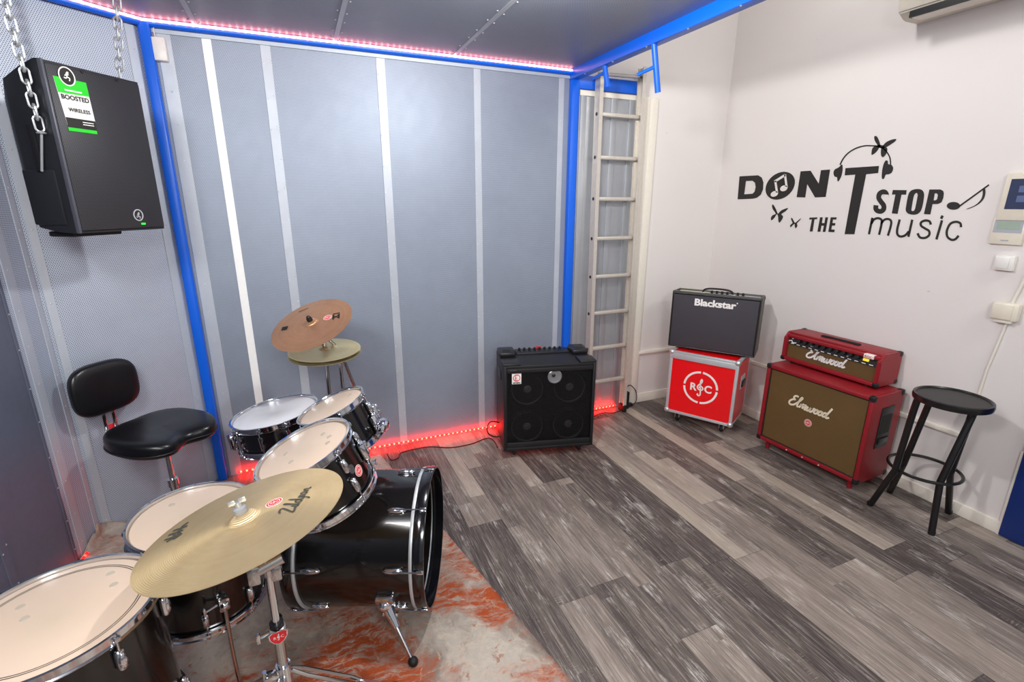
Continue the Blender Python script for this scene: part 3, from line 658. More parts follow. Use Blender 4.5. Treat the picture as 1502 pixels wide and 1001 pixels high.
# ================================================================== WALL DECAL
MURAL = {'large_word':[[[(3.0356,1.8654),(2.8614,1.8657),(2.8269,1.8485),(2.8054,1.8133),(2.8008,1.7629),(2.8141,1.7251),(2.8464,1.7029),(2.8819,1.6966),(3.027,1.6925)],[(2.9674,1.8282),(2.906,1.828),(2.8807,1.8125),(2.8697,1.7802),(2.8741,1.7483),(2.8904,1.7336),(2.9683,1.73)]],[[(2.5439,1.7826),(2.5432,1.8007),(2.5467,1.8183),(2.5544,1.8346),(2.566,1.8491),(2.581,1.8613),(2.599,1.8707),(2.6194,1.877),(2.6415,1.8799),(2.6644,1.8792),(2.6873,1.8749),(2.7093,1.8671),(2.7296,1.8561),(2.7473,1.8421),(2.7617,1.8258),(2.772,1.8078),(2.778,1.7887),(2.7791,1.7694),(2.7754,1.7508),(2.7671,1.7335),(2.7544,1.7183),(2.738,1.7059),(2.7186,1.6967),(2.6969,1.691),(2.6739,1.6891),(2.6506,1.6909),(2.6278,1.6963),(2.6064,1.7051),(2.5872,1.7168),(2.5708,1.731),(2.5579,1.7471),(2.5488,1.7645)]],[[(2.5131,1.8764),(2.4391,1.8767),(2.3652,1.7909),(2.3653,1.8762),(2.3028,1.8767),(2.3013,1.7056),(2.3757,1.7033),(2.4481,1.7905),(2.4476,1.7037),(2.513,1.7053)]],[[(2.2026,1.8799),(2.0013,1.881),(1.9984,1.8409),(2.0672,1.8366),(2.0701,1.479),(2.1318,1.4754),(2.1332,1.8377),(2.1992,1.8361)]]],'white_note':[[[(2.7026,1.8082),(2.621,1.8516),(2.6331,1.8652),(2.7153,1.8221)]],[[(2.7127,1.8203),(2.6837,1.738),(2.6665,1.7399),(2.6954,1.8218)]],[[(2.6395,1.861),(2.6119,1.7763),(2.5953,1.7777),(2.6228,1.8621)]],[[(2.6682,1.7411),(2.6658,1.7353),(2.6662,1.7291),(2.6696,1.7229),(2.6755,1.7174),(2.6835,1.7131),(2.6927,1.7104),(2.7022,1.7097),(2.7112,1.7109),(2.7187,1.714),(2.7239,1.7188),(2.7264,1.7246),(2.7259,1.7309),(2.7224,1.7372),(2.7163,1.7427),(2.7082,1.747),(2.699,1.7495),(2.6895,1.7502),(2.6807,1.7489),(2.6733,1.7457)]],[[(2.5974,1.7778),(2.595,1.772),(2.5953,1.7657),(2.5984,1.7596),(2.604,1.7542),(2.6116,1.75),(2.6205,1.7476),(2.6297,1.747),(2.6384,1.7484),(2.6457,1.7517),(2.6509,1.7565),(2.6535,1.7624),(2.6531,1.7688),(2.6499,1.775),(2.6441,1.7804),(2.6364,1.7845),(2.6275,1.7869),(2.6183,1.7874),(2.6097,1.7859),(2.6025,1.7826)]]],'headphones':[[[(2.2314,1.9031),(2.2285,1.9026),(2.2262,1.8996),(2.2241,1.8942),(2.2219,1.8861),(2.2198,1.8756),(2.2185,1.8645),(2.2184,1.8527),(2.2191,1.8401),(2.2209,1.8285),(2.2245,1.8172),(2.2291,1.8068),(2.2334,1.8005),(2.2368,1.8004),(2.2397,1.8045),(2.2422,1.8094),(2.2438,1.8148),(2.245,1.8211),(2.2475,1.8262),(2.2525,1.8285),(2.2588,1.8295),(2.2645,1.8323),(2.2693,1.8384),(2.2734,1.8464),(2.2758,1.8541),(2.2762,1.8613),(2.275,1.8682),(2.2723,1.8739),(2.2676,1.8778),(2.2615,1.8805),(2.256,1.8829),(2.2521,1.8848),(2.2487,1.8864),(2.245,1.8889),(2.2404,1.8939),(2.2356,1.8998)]],[[(2.2376,1.8998),(2.2349,1.9075),(2.2312,1.9183),(2.2266,1.9301),(2.2211,1.9404),(2.2147,1.9493),(2.2073,1.9578),(2.1991,1.9656),(2.1903,1.9725),(2.1805,1.9785),(2.1699,1.9837),(2.1589,1.9882),(2.1479,1.9918),(2.137,1.9947),(2.1259,1.9968),(2.1149,1.9982),(2.1045,1.9989),(2.0947,1.9988),(2.0852,1.998),(2.0758,1.9967),(2.0662,1.9954),(2.0564,1.9942),(2.0468,1.993),(2.0374,1.9914),(2.0283,1.989),(2.0191,1.9858),(2.0101,1.9821),(2.0013,1.9774),(1.9928,1.9715),(1.9839,1.9635),(1.9747,1.9536),(1.9661,1.9433),(1.9592,1.934),(1.9544,1.9259),(1.9509,1.9183),(1.9482,1.911),(1.946,1.9043),(1.9442,1.8981),(1.9431,1.8923),(1.9424,1.8873),(1.9419,1.8837),(1.9346,1.8828),(1.9352,1.8864),(1.9359,1.8916),(1.9371,1.8979),(1.939,1.9047),(1.9413,1.9117),(1.9441,1.9194),(1.948,1.9278),(1.9534,1.9368),(1.9607,1.9467),(1.9696,1.9574),(1.9793,1.9678),(1.9891,1.9767),(1.9987,1.9834),(2.0085,1.9886),(2.0182,1.9926),(2.0279,1.996),(2.0379,1.9987),(2.0478,2.0004),(2.0577,2.0016),(2.0673,2.0028),(2.0769,2.0042),(2.0865,2.0055),(2.0965,2.0064),(2.1069,2.0065),(2.1179,2.0057),(2.1293,2.0043),(2.1408,2.0022),(2.1522,1.9992),(2.1635,1.9955),(2.175,1.9909),(2.1861,1.9855),(2.1963,1.9792),(2.2057,1.9719),(2.2143,1.9638),(2.222,1.9549),(2.2288,1.9455),(2.2347,1.9346),(2.2395,1.9224),(2.2433,1.9114),(2.246,1.9038)]],[[(1.9691,1.9093),(1.9654,1.9101),(1.9611,1.9086),(1.9576,1.9055),(1.9557,1.9003),(1.9545,1.8936),(1.9518,1.8883),(1.9462,1.8861),(1.9392,1.8853),(1.9329,1.8829),(1.9275,1.8778),(1.9227,1.8713),(1.9197,1.8642),(1.919,1.8561),(1.9201,1.8474),(1.9227,1.8403),(1.9271,1.8358),(1.9329,1.8328),(1.9386,1.8308),(1.944,1.8305),(1.9493,1.8312),(1.9534,1.8296),(1.9556,1.8234),(1.9567,1.8149),(1.9583,1.8085),(1.9614,1.8055),(1.965,1.8046),(1.9682,1.8058),(1.9706,1.8088),(1.9725,1.8139),(1.9743,1.8214),(1.9761,1.8323),(1.9776,1.8455),(1.9785,1.8583),(1.9785,1.8703),(1.9778,1.8818),(1.9765,1.8916),(1.9746,1.8995),(1.9721,1.9056)]]],'butterfly_0':[[[(2.061,2.0502),(2.0585,2.0527),(2.0538,2.0529),(2.0487,2.0506),(2.0435,2.0455),(2.0378,2.0378),(2.0322,2.0291),(2.0262,2.0184),(2.0204,2.0067),(2.0168,1.9975),(2.0163,1.9919),(2.0179,1.9888),(2.0212,1.9888),(2.0267,1.9934),(2.0339,2.0011),(2.0405,2.0088),(2.046,2.0153),(2.0509,2.0217),(2.0549,2.0284),(2.0583,2.0363),(2.0607,2.0444)]],[[(2.0212,1.9888),(2.0219,1.9811),(2.026,1.9712),(2.0315,1.9625),(2.0391,1.955),(2.0482,1.9485),(2.0552,1.946),(2.0585,1.9496),(2.0597,1.9571),(2.0601,1.9648),(2.0605,1.9721),(2.06,1.9797),(2.0579,1.9861),(2.0536,1.9911),(2.0476,1.995),(2.0413,1.9967),(2.0337,1.9961),(2.0258,1.9935)]],[[(2.0026,1.9872),(2.001,1.9938),(1.9957,2.0024),(1.9889,2.0098),(1.9808,2.015),(1.9711,2.019),(1.9616,2.0218),(1.9517,2.0236),(1.942,2.0242),(1.9356,2.0233),(1.934,2.0201),(1.9356,2.0155),(1.9389,2.0107),(1.9435,2.0065),(1.9497,2.0023),(1.9568,1.9978),(1.9653,1.9921),(1.9749,1.9862),(1.9835,1.9824),(1.9917,1.9818),(1.9989,1.9835)]],[[(2.0051,1.9844),(1.9979,1.9858),(1.9883,1.9848),(1.9805,1.9822),(1.9758,1.9782),(1.9729,1.9728),(1.9714,1.9665),(1.9716,1.9588),(1.9732,1.9503),(1.9757,1.9429),(1.9792,1.9366),(1.9837,1.9313),(1.9881,1.9287),(1.9924,1.9297),(1.9967,1.9334),(2.0004,1.9387),(2.0034,1.946),(2.0057,1.955),(2.0071,1.9635),(2.0079,1.9716),(2.0078,1.9793)]],[[(2.0299,2.0017),(2.0196,2.0006),(2.005,1.9967),(1.9945,1.9924),(1.9909,1.9876),(1.9912,1.9823),(1.995,1.9793),(2.0043,1.9798),(2.0172,1.9826),(2.0269,1.9863),(2.0315,1.9918),(2.0329,1.9981)]]],'butterfly_1':[[[(2.7018,1.6554),(2.6974,1.6558),(2.6897,1.6505),(2.6786,1.6391),(2.6665,1.6245),(2.6555,1.6075),(2.6464,1.5938),(2.6428,1.5905),(2.639,1.5939),(2.6304,1.604),(2.6172,1.616),(2.594,1.6257),(2.5732,1.6319),(2.5671,1.6311),(2.5686,1.6259),(2.5756,1.6174),(2.5868,1.6073),(2.6035,1.5974),(2.616,1.5882),(2.6095,1.5822),(2.5994,1.5763),(2.5974,1.568),(2.5998,1.5577),(2.6083,1.5417),(2.6182,1.5291),(2.6246,1.5302),(2.6294,1.5381),(2.6328,1.5497),(2.6359,1.5628),(2.64,1.5752),(2.6448,1.5844),(2.6502,1.587),(2.6559,1.5842),(2.6607,1.5743),(2.667,1.5619),(2.6788,1.5495),(2.6901,1.5422),(2.6958,1.5492),(2.6971,1.561),(2.6931,1.5712),(2.6852,1.5803),(2.6705,1.5848),(2.6607,1.5903),(2.672,1.6036),(2.6879,1.618),(2.6952,1.6279),(2.6994,1.6366),(2.7021,1.6475)]]],'butterfly_2':[[[(2.5313,1.5659),(2.5264,1.5657),(2.5184,1.5602),(2.5081,1.5462),(2.4977,1.5337),(2.4912,1.5337),(2.4837,1.5402),(2.4683,1.5541),(2.4555,1.5652),(2.4556,1.5605),(2.4616,1.55),(2.4718,1.5392),(2.4802,1.5283),(2.4766,1.5207),(2.4721,1.5135),(2.4769,1.5022),(2.4839,1.4948),(2.4895,1.5017),(2.494,1.5126),(2.4954,1.5213),(2.4971,1.5264),(2.503,1.5225),(2.5104,1.5149),(2.5184,1.5051),(2.5251,1.499),(2.5286,1.5063),(2.5283,1.5172),(2.52,1.5235),(2.5131,1.53),(2.5189,1.5403),(2.5272,1.5508),(2.531,1.56)]]],'small_word':[[[(2.3922,1.5712),(2.3351,1.5746),(2.3361,1.563),(2.3535,1.5607),(2.3531,1.4805),(2.3737,1.4794),(2.3727,1.5601),(2.3912,1.5583)]],[[(2.3163,1.5751),(2.2977,1.5756),(2.2971,1.5384),(2.2786,1.5391),(2.2793,1.5762),(2.2611,1.5767),(2.262,1.4826),(2.2804,1.4816),(2.2797,1.5219),(2.297,1.5211),(2.2973,1.4818),(2.3179,1.4807)]],[[(2.243,1.5772),(2.2034,1.5783),(2.2031,1.5644),(2.2255,1.5637),(2.2243,1.5412),(2.2048,1.542),(2.2043,1.5263),(2.2244,1.5254),(2.2246,1.5005),(2.2017,1.5),(2.2018,1.4841),(2.242,1.4836)]]],'bold_word':[[[(1.9126,1.7017),(1.9128,1.7046),(1.9131,1.7093),(1.9139,1.7156),(1.916,1.7227),(1.9197,1.7292),(1.924,1.7346),(1.9294,1.7395),(1.9361,1.7435),(1.9431,1.7457),(1.9497,1.7464),(1.956,1.746),(1.9619,1.7444),(1.9672,1.742),(1.9723,1.7385),(1.977,1.7337),(1.9806,1.7274),(1.9824,1.7202),(1.983,1.7125),(1.9823,1.7042),(1.9798,1.6951),(1.9751,1.6864),(1.9696,1.6791),(1.9642,1.673),(1.9592,1.6673),(1.9536,1.6616),(1.9483,1.6567),(1.9447,1.6531),(1.943,1.6508),(1.9418,1.6479),(1.9408,1.6442),(1.9403,1.6408),(1.9404,1.639),(1.9409,1.638),(1.9422,1.6365),(1.944,1.635),(1.9452,1.6344),(1.9465,1.6342),(1.9491,1.6344),(1.9524,1.6351),(1.9551,1.636),(1.9569,1.6369),(1.9581,1.6376),(1.9585,1.638),(1.9585,1.6377),(1.9589,1.6395),(1.9596,1.6443),(1.96,1.6499),(1.9603,1.6541),(1.9885,1.657),(1.9882,1.6529),(1.9877,1.6466),(1.9866,1.6387),(1.984,1.6303),(1.979,1.6226),(1.9732,1.617),(1.9672,1.613),(1.9612,1.6102),(1.9549,1.6082),(1.9479,1.6067),(1.9404,1.6063),(1.9328,1.6076),(1.9263,1.6108),(1.9208,1.6152),(1.9164,1.6209),(1.9135,1.6283),(1.9128,1.6364),(1.9137,1.6444),(1.9159,1.6526),(1.9196,1.6609),(1.9252,1.6686),(1.9311,1.6747),(1.9362,1.6794),(1.9404,1.6838),(1.9448,1.6889),(1.9493,1.694),(1.9525,1.6981),(1.954,1.7007),(1.9547,1.7034),(1.9549,1.707),(1.9546,1.7107),(1.9541,1.7131),(1.9533,1.7144),(1.9518,1.7159),(1.9497,1.7173),(1.9477,1.7183),(1.9461,1.7188),(1.9443,1.7189),(1.9428,1.7188),(1.9426,1.7187),(1.9428,1.7188),(1.9421,1.7182),(1.9413,1.7171),(1.9409,1.7167),(1.9407,1.7157),(1.9404,1.7126),(1.9401,1.7086),(1.9399,1.7055)]],[[(1.8974,1.7421),(1.8237,1.7397),(1.8219,1.7152),(1.8459,1.7154),(1.8451,1.6081),(1.8768,1.6099),(1.8783,1.7167),(1.8969,1.716)]],[[(1.7929,1.741),(1.7819,1.7441),(1.7698,1.7452),(1.7581,1.7441),(1.7474,1.7402),(1.7389,1.7323),(1.7326,1.722),(1.7295,1.7114),(1.7279,1.6967),(1.7262,1.6714),(1.726,1.6458),(1.7282,1.6293),(1.7332,1.6177),(1.7423,1.6095),(1.7546,1.6054),(1.7706,1.6056),(1.7863,1.6094),(1.7976,1.6161),(1.8053,1.6258),(1.8081,1.6378),(1.8088,1.6544),(1.81,1.6808),(1.8103,1.7066),(1.8091,1.7209),(1.8061,1.73),(1.8007,1.7367)],[(1.7767,1.7193),(1.773,1.7232),(1.769,1.7239),(1.7653,1.7208),(1.7625,1.7155),(1.7614,1.7117),(1.761,1.7015),(1.7598,1.6712),(1.7595,1.6407),(1.7617,1.6297),(1.7654,1.6265),(1.7707,1.6251),(1.7757,1.6272),(1.7775,1.6301),(1.7784,1.6405),(1.7799,1.6708),(1.7806,1.7016),(1.7793,1.714)]],[[(1.7097,1.7413),(1.6564,1.7402),(1.6427,1.7319),(1.6371,1.7185),(1.6353,1.6962),(1.6387,1.6738),(1.6529,1.6647),(1.6793,1.6637),(1.6784,1.6086),(1.7102,1.6098)],[(1.6806,1.72),(1.67,1.7198),(1.6635,1.7121),(1.6629,1.6896),(1.669,1.6837),(1.6781,1.6837)]]],'thin_word':[[[(1.9878,1.5834),(1.989,1.4846),(1.9756,1.4826),(1.9745,1.5811)]],[[(1.9738,1.5438),(1.9724,1.5486),(1.9704,1.5555),(1.968,1.5621),(1.9652,1.5666),(1.9614,1.5696),(1.9564,1.5721),(1.9511,1.5737),(1.9464,1.5742),(1.9419,1.5735),(1.9371,1.5719),(1.9332,1.5696),(1.9309,1.5671),(1.9295,1.5634),(1.9287,1.5576),(1.9285,1.5496),(1.9284,1.5398),(1.9284,1.5266),(1.9289,1.5107),(1.9295,1.4956),(1.93,1.4851),(1.917,1.4828),(1.9166,1.4932),(1.916,1.5083),(1.9155,1.5244),(1.9155,1.5378),(1.9156,1.5478),(1.9159,1.5565),(1.917,1.5646),(1.9202,1.5725),(1.9261,1.5791),(1.9334,1.5836),(1.9409,1.5861),(1.9483,1.5872),(1.9556,1.5866),(1.9629,1.5844),(1.9697,1.5809),(1.9757,1.5761),(1.9801,1.5693),(1.9831,1.5613),(1.9852,1.5541),(1.9867,1.5493)]],[[(1.9179,1.5453),(1.9159,1.5499),(1.9131,1.5564),(1.9099,1.5626),(1.9066,1.5667),(1.903,1.5689),(1.8984,1.5705),(1.8937,1.5713),(1.8897,1.5711),(1.8859,1.5701),(1.8822,1.5684),(1.8792,1.5662),(1.8772,1.5634),(1.8758,1.5595),(1.8749,1.5539),(1.8745,1.5466),(1.8746,1.5373),(1.8752,1.5245),(1.8766,1.5088),(1.8781,1.4939),(1.8792,1.4835),(1.8666,1.4804),(1.8656,1.4907),(1.8641,1.5057),(1.8628,1.5216),(1.8621,1.5349),(1.8621,1.5447),(1.8625,1.5531),(1.8637,1.5607),(1.8665,1.568),(1.8712,1.5744),(1.8772,1.5791),(1.8836,1.5821),(1.89,1.5838),(1.8966,1.5841),(1.9034,1.5831),(1.91,1.5807),(1.916,1.5769),(1.9209,1.5708),(1.9248,1.5635),(1.9278,1.5567),(1.9298,1.5522)]],[[(1.8337,1.5785),(1.8343,1.5673),(1.8353,1.5509),(1.8361,1.5334),(1.8359,1.5189),(1.8346,1.5083),(1.8324,1.4998),(1.8293,1.4926),(1.8252,1.4863),(1.8198,1.481),(1.8134,1.4774),(1.8068,1.4754),(1.8003,1.4749),(1.7938,1.4758),(1.7874,1.478),(1.7814,1.4813),(1.7759,1.4854),(1.771,1.4911),(1.7669,1.4977),(1.7635,1.5037),(1.7613,1.5078),(1.772,1.5157),(1.7744,1.5116),(1.7776,1.5058),(1.7812,1.5),(1.7849,1.4957),(1.7889,1.4927),(1.7937,1.4902),(1.7984,1.4886),(1.8025,1.488),(1.8064,1.4883),(1.8102,1.4895),(1.8135,1.4913),(1.8161,1.4939),(1.8184,1.4975),(1.8205,1.5022),(1.8221,1.5087),(1.8232,1.5175),(1.8234,1.531),(1.8227,1.548),(1.8217,1.5643),(1.8211,1.5755)]],[[(1.7683,1.5794),(1.769,1.483),(1.7568,1.4809),(1.7562,1.5769)]],[[(1.6601,1.5562),(1.6616,1.5595),(1.6638,1.5648),(1.6672,1.5711),(1.6724,1.5767),(1.6789,1.5799),(1.6855,1.5816),(1.6924,1.5823),(1.6989,1.5818),(1.7051,1.58),(1.7112,1.5769),(1.7165,1.5729),(1.7204,1.5677),(1.7217,1.561),(1.7206,1.5542),(1.7179,1.5476),(1.7138,1.5416),(1.7081,1.5367),(1.7018,1.5331),(1.6956,1.53),(1.6898,1.5269),(1.6838,1.5237),(1.6778,1.5209),(1.6731,1.5183),(1.6705,1.5159),(1.6688,1.5127),(1.6674,1.5084),(1.667,1.504),(1.6674,1.5005),(1.6691,1.4972),(1.6722,1.4935),(1.6762,1.4903),(1.6804,1.4881),(1.6854,1.4869),(1.6915,1.4864),(1.6974,1.487),(1.7015,1.4883),(1.7049,1.4913),(1.7089,1.4969),(1.7126,1.5031),(1.7154,1.5076),(1.725,1.5018),(1.7223,1.4974),(1.7182,1.4907),(1.7127,1.4832),(1.7057,1.4773),(1.6977,1.4745),(1.6897,1.4738),(1.682,1.4744),(1.6751,1.4761),(1.6691,1.4792),(1.6637,1.4835),(1.6594,1.4888),(1.6565,1.4949),(1.6555,1.5018),(1.6563,1.509),(1.6585,1.5162),(1.6623,1.523),(1.668,1.5283),(1.6744,1.532),(1.6806,1.535),(1.6863,1.538),(1.6922,1.5411),(1.6982,1.5442),(1.7031,1.547),(1.7061,1.5495),(1.7079,1.5523),(1.7094,1.5558),(1.7099,1.5588),(1.7096,1.5606),(1.7078,1.5629),(1.704,1.5657),(1.6993,1.5681),(1.6948,1.5694),(1.6903,1.5698),(1.6852,1.5693),(1.6805,1.5681),(1.6776,1.5668),(1.6758,1.5648),(1.6737,1.5609),(1.6718,1.5562),(1.6703,1.5527)]],[[(1.6228,1.5808),(1.6282,1.4783),(1.6166,1.4754),(1.6114,1.5777)]],[[(1.6255,1.6068),(1.6288,1.5899),(1.6167,1.5846),(1.6134,1.6015)]],[[(1.5194,1.5474),(1.5202,1.5511),(1.5215,1.557),(1.5238,1.564),(1.5281,1.5706),(1.5341,1.575),(1.5406,1.5779),(1.5476,1.5796),(1.5544,1.5798),(1.5612,1.5786),(1.5681,1.5761),(1.5748,1.572),(1.5804,1.5659),(1.5842,1.5575),(1.5868,1.5476),(1.5884,1.5371),(1.5888,1.5271),(1.588,1.5177),(1.5859,1.5083),(1.5828,1.4995),(1.5785,1.4916),(1.5728,1.4851),(1.5661,1.4801),(1.5594,1.4765),(1.5531,1.4743),(1.5473,1.4736),(1.5418,1.4744),(1.5369,1.4765),(1.5325,1.4796),(1.5285,1.4845),(1.5252,1.4905),(1.5226,1.496),(1.5208,1.4996),(1.5303,1.5068),(1.5321,1.5031),(1.5346,1.4979),(1.5374,1.4928),(1.5401,1.4894),(1.5429,1.4875),(1.546,1.4862),(1.5493,1.4857),(1.5527,1.4861),(1.5571,1.4877),(1.5622,1.4904),(1.5669,1.4939),(1.5704,1.4979),(1.5732,1.5031),(1.5756,1.5099),(1.5772,1.5175),(1.5779,1.5251),(1.5776,1.5336),(1.5762,1.5428),(1.574,1.5513),(1.5712,1.5577),(1.5674,1.5618),(1.5623,1.5649),(1.5567,1.5669),(1.5516,1.5679),(1.5467,1.5678),(1.5416,1.5665),(1.5371,1.5646),(1.5343,1.5627),(1.5328,1.5603),(1.5315,1.5558),(1.5304,1.5505),(1.5295,1.5466)]]],'music_note':[[[(1.5506,1.6556),(1.5507,1.6494),(1.5538,1.6437),(1.5594,1.6392),(1.5671,1.6362),(1.5762,1.6351),(1.5857,1.6359),(1.5948,1.6387),(1.6025,1.6431),(1.6081,1.6488),(1.6109,1.6551),(1.6107,1.6615),(1.6075,1.6672),(1.6017,1.6718),(1.5938,1.6747),(1.5847,1.6757),(1.5752,1.6747),(1.5662,1.6719),(1.5587,1.6674),(1.5533,1.6618)]],[[(1.5515,1.6498),(1.4486,1.7555),(1.4536,1.7616),(1.5569,1.6562)]],[[(1.4707,1.7353),(1.4672,1.7397),(1.4627,1.7393),(1.4592,1.7296),(1.4567,1.7162),(1.4561,1.7037),(1.4577,1.6911),(1.4629,1.679),(1.4706,1.6678),(1.4806,1.6585),(1.4922,1.6506),(1.5062,1.6432),(1.5173,1.6386),(1.5201,1.6391),(1.5164,1.6429),(1.5041,1.6489),(1.49,1.657),(1.4801,1.6673),(1.4728,1.6784),(1.4686,1.689),(1.4666,1.6995),(1.4669,1.7105),(1.4683,1.7206),(1.4701,1.729)]]]}
fx = lambda a, c, t: (XR-.0012-t, a, c)
dec = thing('wall_decal', 'large black lettering DON\'T STOP THE MUSIC on the white wall', 'wall decal', (XR-.001, 2.2, 0))
def wd_part(name, key, mat='decal_black', lift=0.0):
    b = B()
    for loops in MURAL[key]: b.poly(loops, lambda a, c, t: (-.0002-t-lift, a-2.2, c), .0008+lift*0)
    return obj(name, b, mat, dec, smooth=False)
wd_part('lettering_dont', 'large_word'); wd_part('note_cutout', 'white_note', 'decal_white', .0012)
wd_part('headphones', 'headphones'); wd_part('lettering_the', 'small_word'); wd_part('lettering_stop', 'bold_word'); wd_part('lettering_music', 'thin_word'); wd_part('music_note', 'music_note')
for k in range(3): wd_part('butterfly', 'butterfly_%d' % k)

# ================================================================== WALL DEVICES (right edge)
def wall_box(name, label, cat, y, z, w, h, d, mat='ivory_plastic', bev=.006):
    t_ = thing(name, label, cat, (XR, y, z), -pi/2)       # local x runs towards the camera end of the wall, -y out of it
    return t_
ip = wall_box('intercom_panel', 'ivory wall panel with a dark blue screen at the right edge', 'control panel', 1.27, 1.70, .22, .22, .03)
obj('housing', B().box((0, -.014, 0), (.22, .028, .225), .008), 'ivory_plastic', ip)
sc_ = obj('screen', B().box((.01, -.0285, .012), (.19, .003, .14)), 'screen_navy', ip)
for k in range(5): obj('screen_tile', B().box((-.03+.05*(k % 3), -.0306, .035-.045*(k//3)), (.036, .001, .03)), 'screen_blue', sc_)
obj('logo_plate', B().box((-.02, -.0285, .098), (.05, .001, .008)), 'lcd_grey', ip)
th = wall_box('thermostat', 'ivory thermostat with a grey display below the wall panel', 'thermostat', 1.325, 1.535, .13, .1, .02)
obj('housing', B().box((0, -.010, 0), (.128, .02, .125), .005), 'ivory_plastic', th)
sc_ = obj('display', B().box((0, -.0205, .025), (.11, .002, .06)), 'lcd_grey', th)
obj('lcd', B().box((0, -.022, .03), (.088, .001, .036)), 'lcd_green', sc_)
obj('button', B().box((0, -.0205, -.042), (.03, .002, .006)), 'lcd_grey', th)
sw = wall_box('light_switch', 'small square white light switch on the wall below the thermostat', 'light switch', 1.302, 1.385, .075, .075, .03)
obj('plate', B().box((0, -.014, 0), (.078, .028, .075), .006), 'white_plastic', sw)
obj('rocker', B().box((-.004, -.031, 0), (.052, .008, .054), .003), 'white_plastic', sw)
jb = wall_box('junction_box', 'ivory junction box on the wall with conduit above and below it', 'junction box', 1.245, 1.15, .1, .1, .04)
obj('body', B().box((0, -.02, 0), (.105, .04, .09), .01), 'ivory_plastic', jb)
obj('lid', B().box((-.008, -.0425, 0), (.08, .006, .075), .004), 'ivory_plastic', jb)
obj('cable_gland', B().box((.0, -.02, -.05), (.07, .024, .016), .004), 'trim_white', jb)
cdn = tag(obj('conduit', B().tube([(XR-.008, 1.235, 1.10), (XR-.008, 1.262, .83), (XR-.008, 1.27, .47)], .006, 8).tube([(XR-.01, 1.235, 1.195), (XR-.01, 1.20, 1.40), (XR-.012, 1.19, 1.62)], .007, 8), 'trim_white'), 'thin cream conduit running down the wall past the junction box', 'conduit')

# air conditioner at the top right
ac = thing('air_conditioner', 'ivory air conditioner unit high on the white wall at the top right', 'air conditioner', (XR+.002, 1.95, 2.606), -pi/2)
prof = [(0, 0), (-.12, 0), (-.175, .03), (-.19, .09), (-.185, .24), (-.16, .28), (0, .28)]
obj('casing', B().prism(prof, 0, .88, 'x', .006), 'ac_plastic', ac)
obj('louver', B().box((.44, -.125, -.004), (.74, .085, .012), .003, Matrix.Translation((0, 0, 0))), 'trim_white', ac)
obj('air_slot', B().box((.44, -.165, .008), (.76, .022, .03)), 'black_plastic', ac)
# ================================================================== HANGING LOUDSPEAKER
SC = Vector((-.656, 2.547, 1.846)); SX = Vector((.576, .817, 0)).normalized(); SN = Vector((SX.y, -SX.x, 0))
SW, SH = .376, .595
spm = frame((SC.x, SC.y, SC.z-SH/2), (0, 0, 1), SX)      # base centre of the front face; x right, y into the box
sp = thing('loudspeaker', 'black loudspeaker hanging on two chains in front of the left steel wall', 'loudspeaker', mat=spm)
w2 = SW/2
b = B()
# cabinet: plan outline tapers to the back, top slopes down behind
secs = [(0, w2, 0, SH), (.02, w2, 0, SH), (.09, w2, .004, SH-.022), (.19, w2-.012, .02, SH-.055), (.31, w2-.085, .05, SH-.11)]
rings = []
for y, hw, z0, z1 in secs: rings.append([b.bm.verts.new(q) for q in ((-hw, y, z0), (hw, y, z0), (hw, y, z1), (-hw, y, z1))])
b.bm.faces.new(rings[0]); b.bm.faces.new(rings[-1][::-1])
for A_, C_ in zip(rings, rings[1:]):
    for k in range(4): b.bm.faces.new((A_[k], A_[(k+1) % 4], C_[(k+1) % 4], C_[k]))
cab = obj('cabinet', b, 'speaker_plastic', sp)
obj('side_rib', B().box((-w2-.002, .10, .30), (.01, .03, .17), .004), 'black_plastic', cab)
obj('side_step', B().box((-w2-.001, .11, .13), (.012, .15, .20), .005), 'speaker_plastic', cab)
obj('rear_foot', B().box((-.06, .12, -.006), (.2, .12, .02), .006), 'black_rubber', cab)
obj('grille', B().box((.002, -.006, SH/2), (SW-.018, .014, SH-.018), .006), 'speaker_grille', sp)
obj('edge_strip', B().box((-w2+.005, -.004, SH/2), (.011, .02, SH), .004), 'edge_grey', sp)
fs = FRONT(-.0135)
bd = obj('badge', B().poly([disc_pts(.062, .062, .022, .024), disc_pts(.062, .062, .018, .020)[::-1]], fs, .002), 'case_aluminium', sp)
def runner(b, f, s):     # little running figure of the badge
    strokes(b, [[(-.2*s, .55*s), (.1*s, .6*s), (.3*s, .35*s)], [(.1*s, .55*s), (.0, .05*s), (.4*s, -.2*s), (.25*s, -.65*s)], [(0, .05*s), (-.3*s, -.25*s), (-.65*s, -.15*s)], [(-.45*s, .2*s), (-.15*s, .3*s), (.1*s, .5*s)]], .22*s, f, .0014)
    b.poly([disc_pts(.22*s, .78*s, .2*s)], f, .0014); return b
obj('figure', runner(B(), lambda a, c, t: fs(a+.062, c+.058, t), .016), 'case_aluminium', bd)
obj('power_light', B().box((.078, -.0145, .026), (.016, .003, .006), .001), 'led_green', sp)
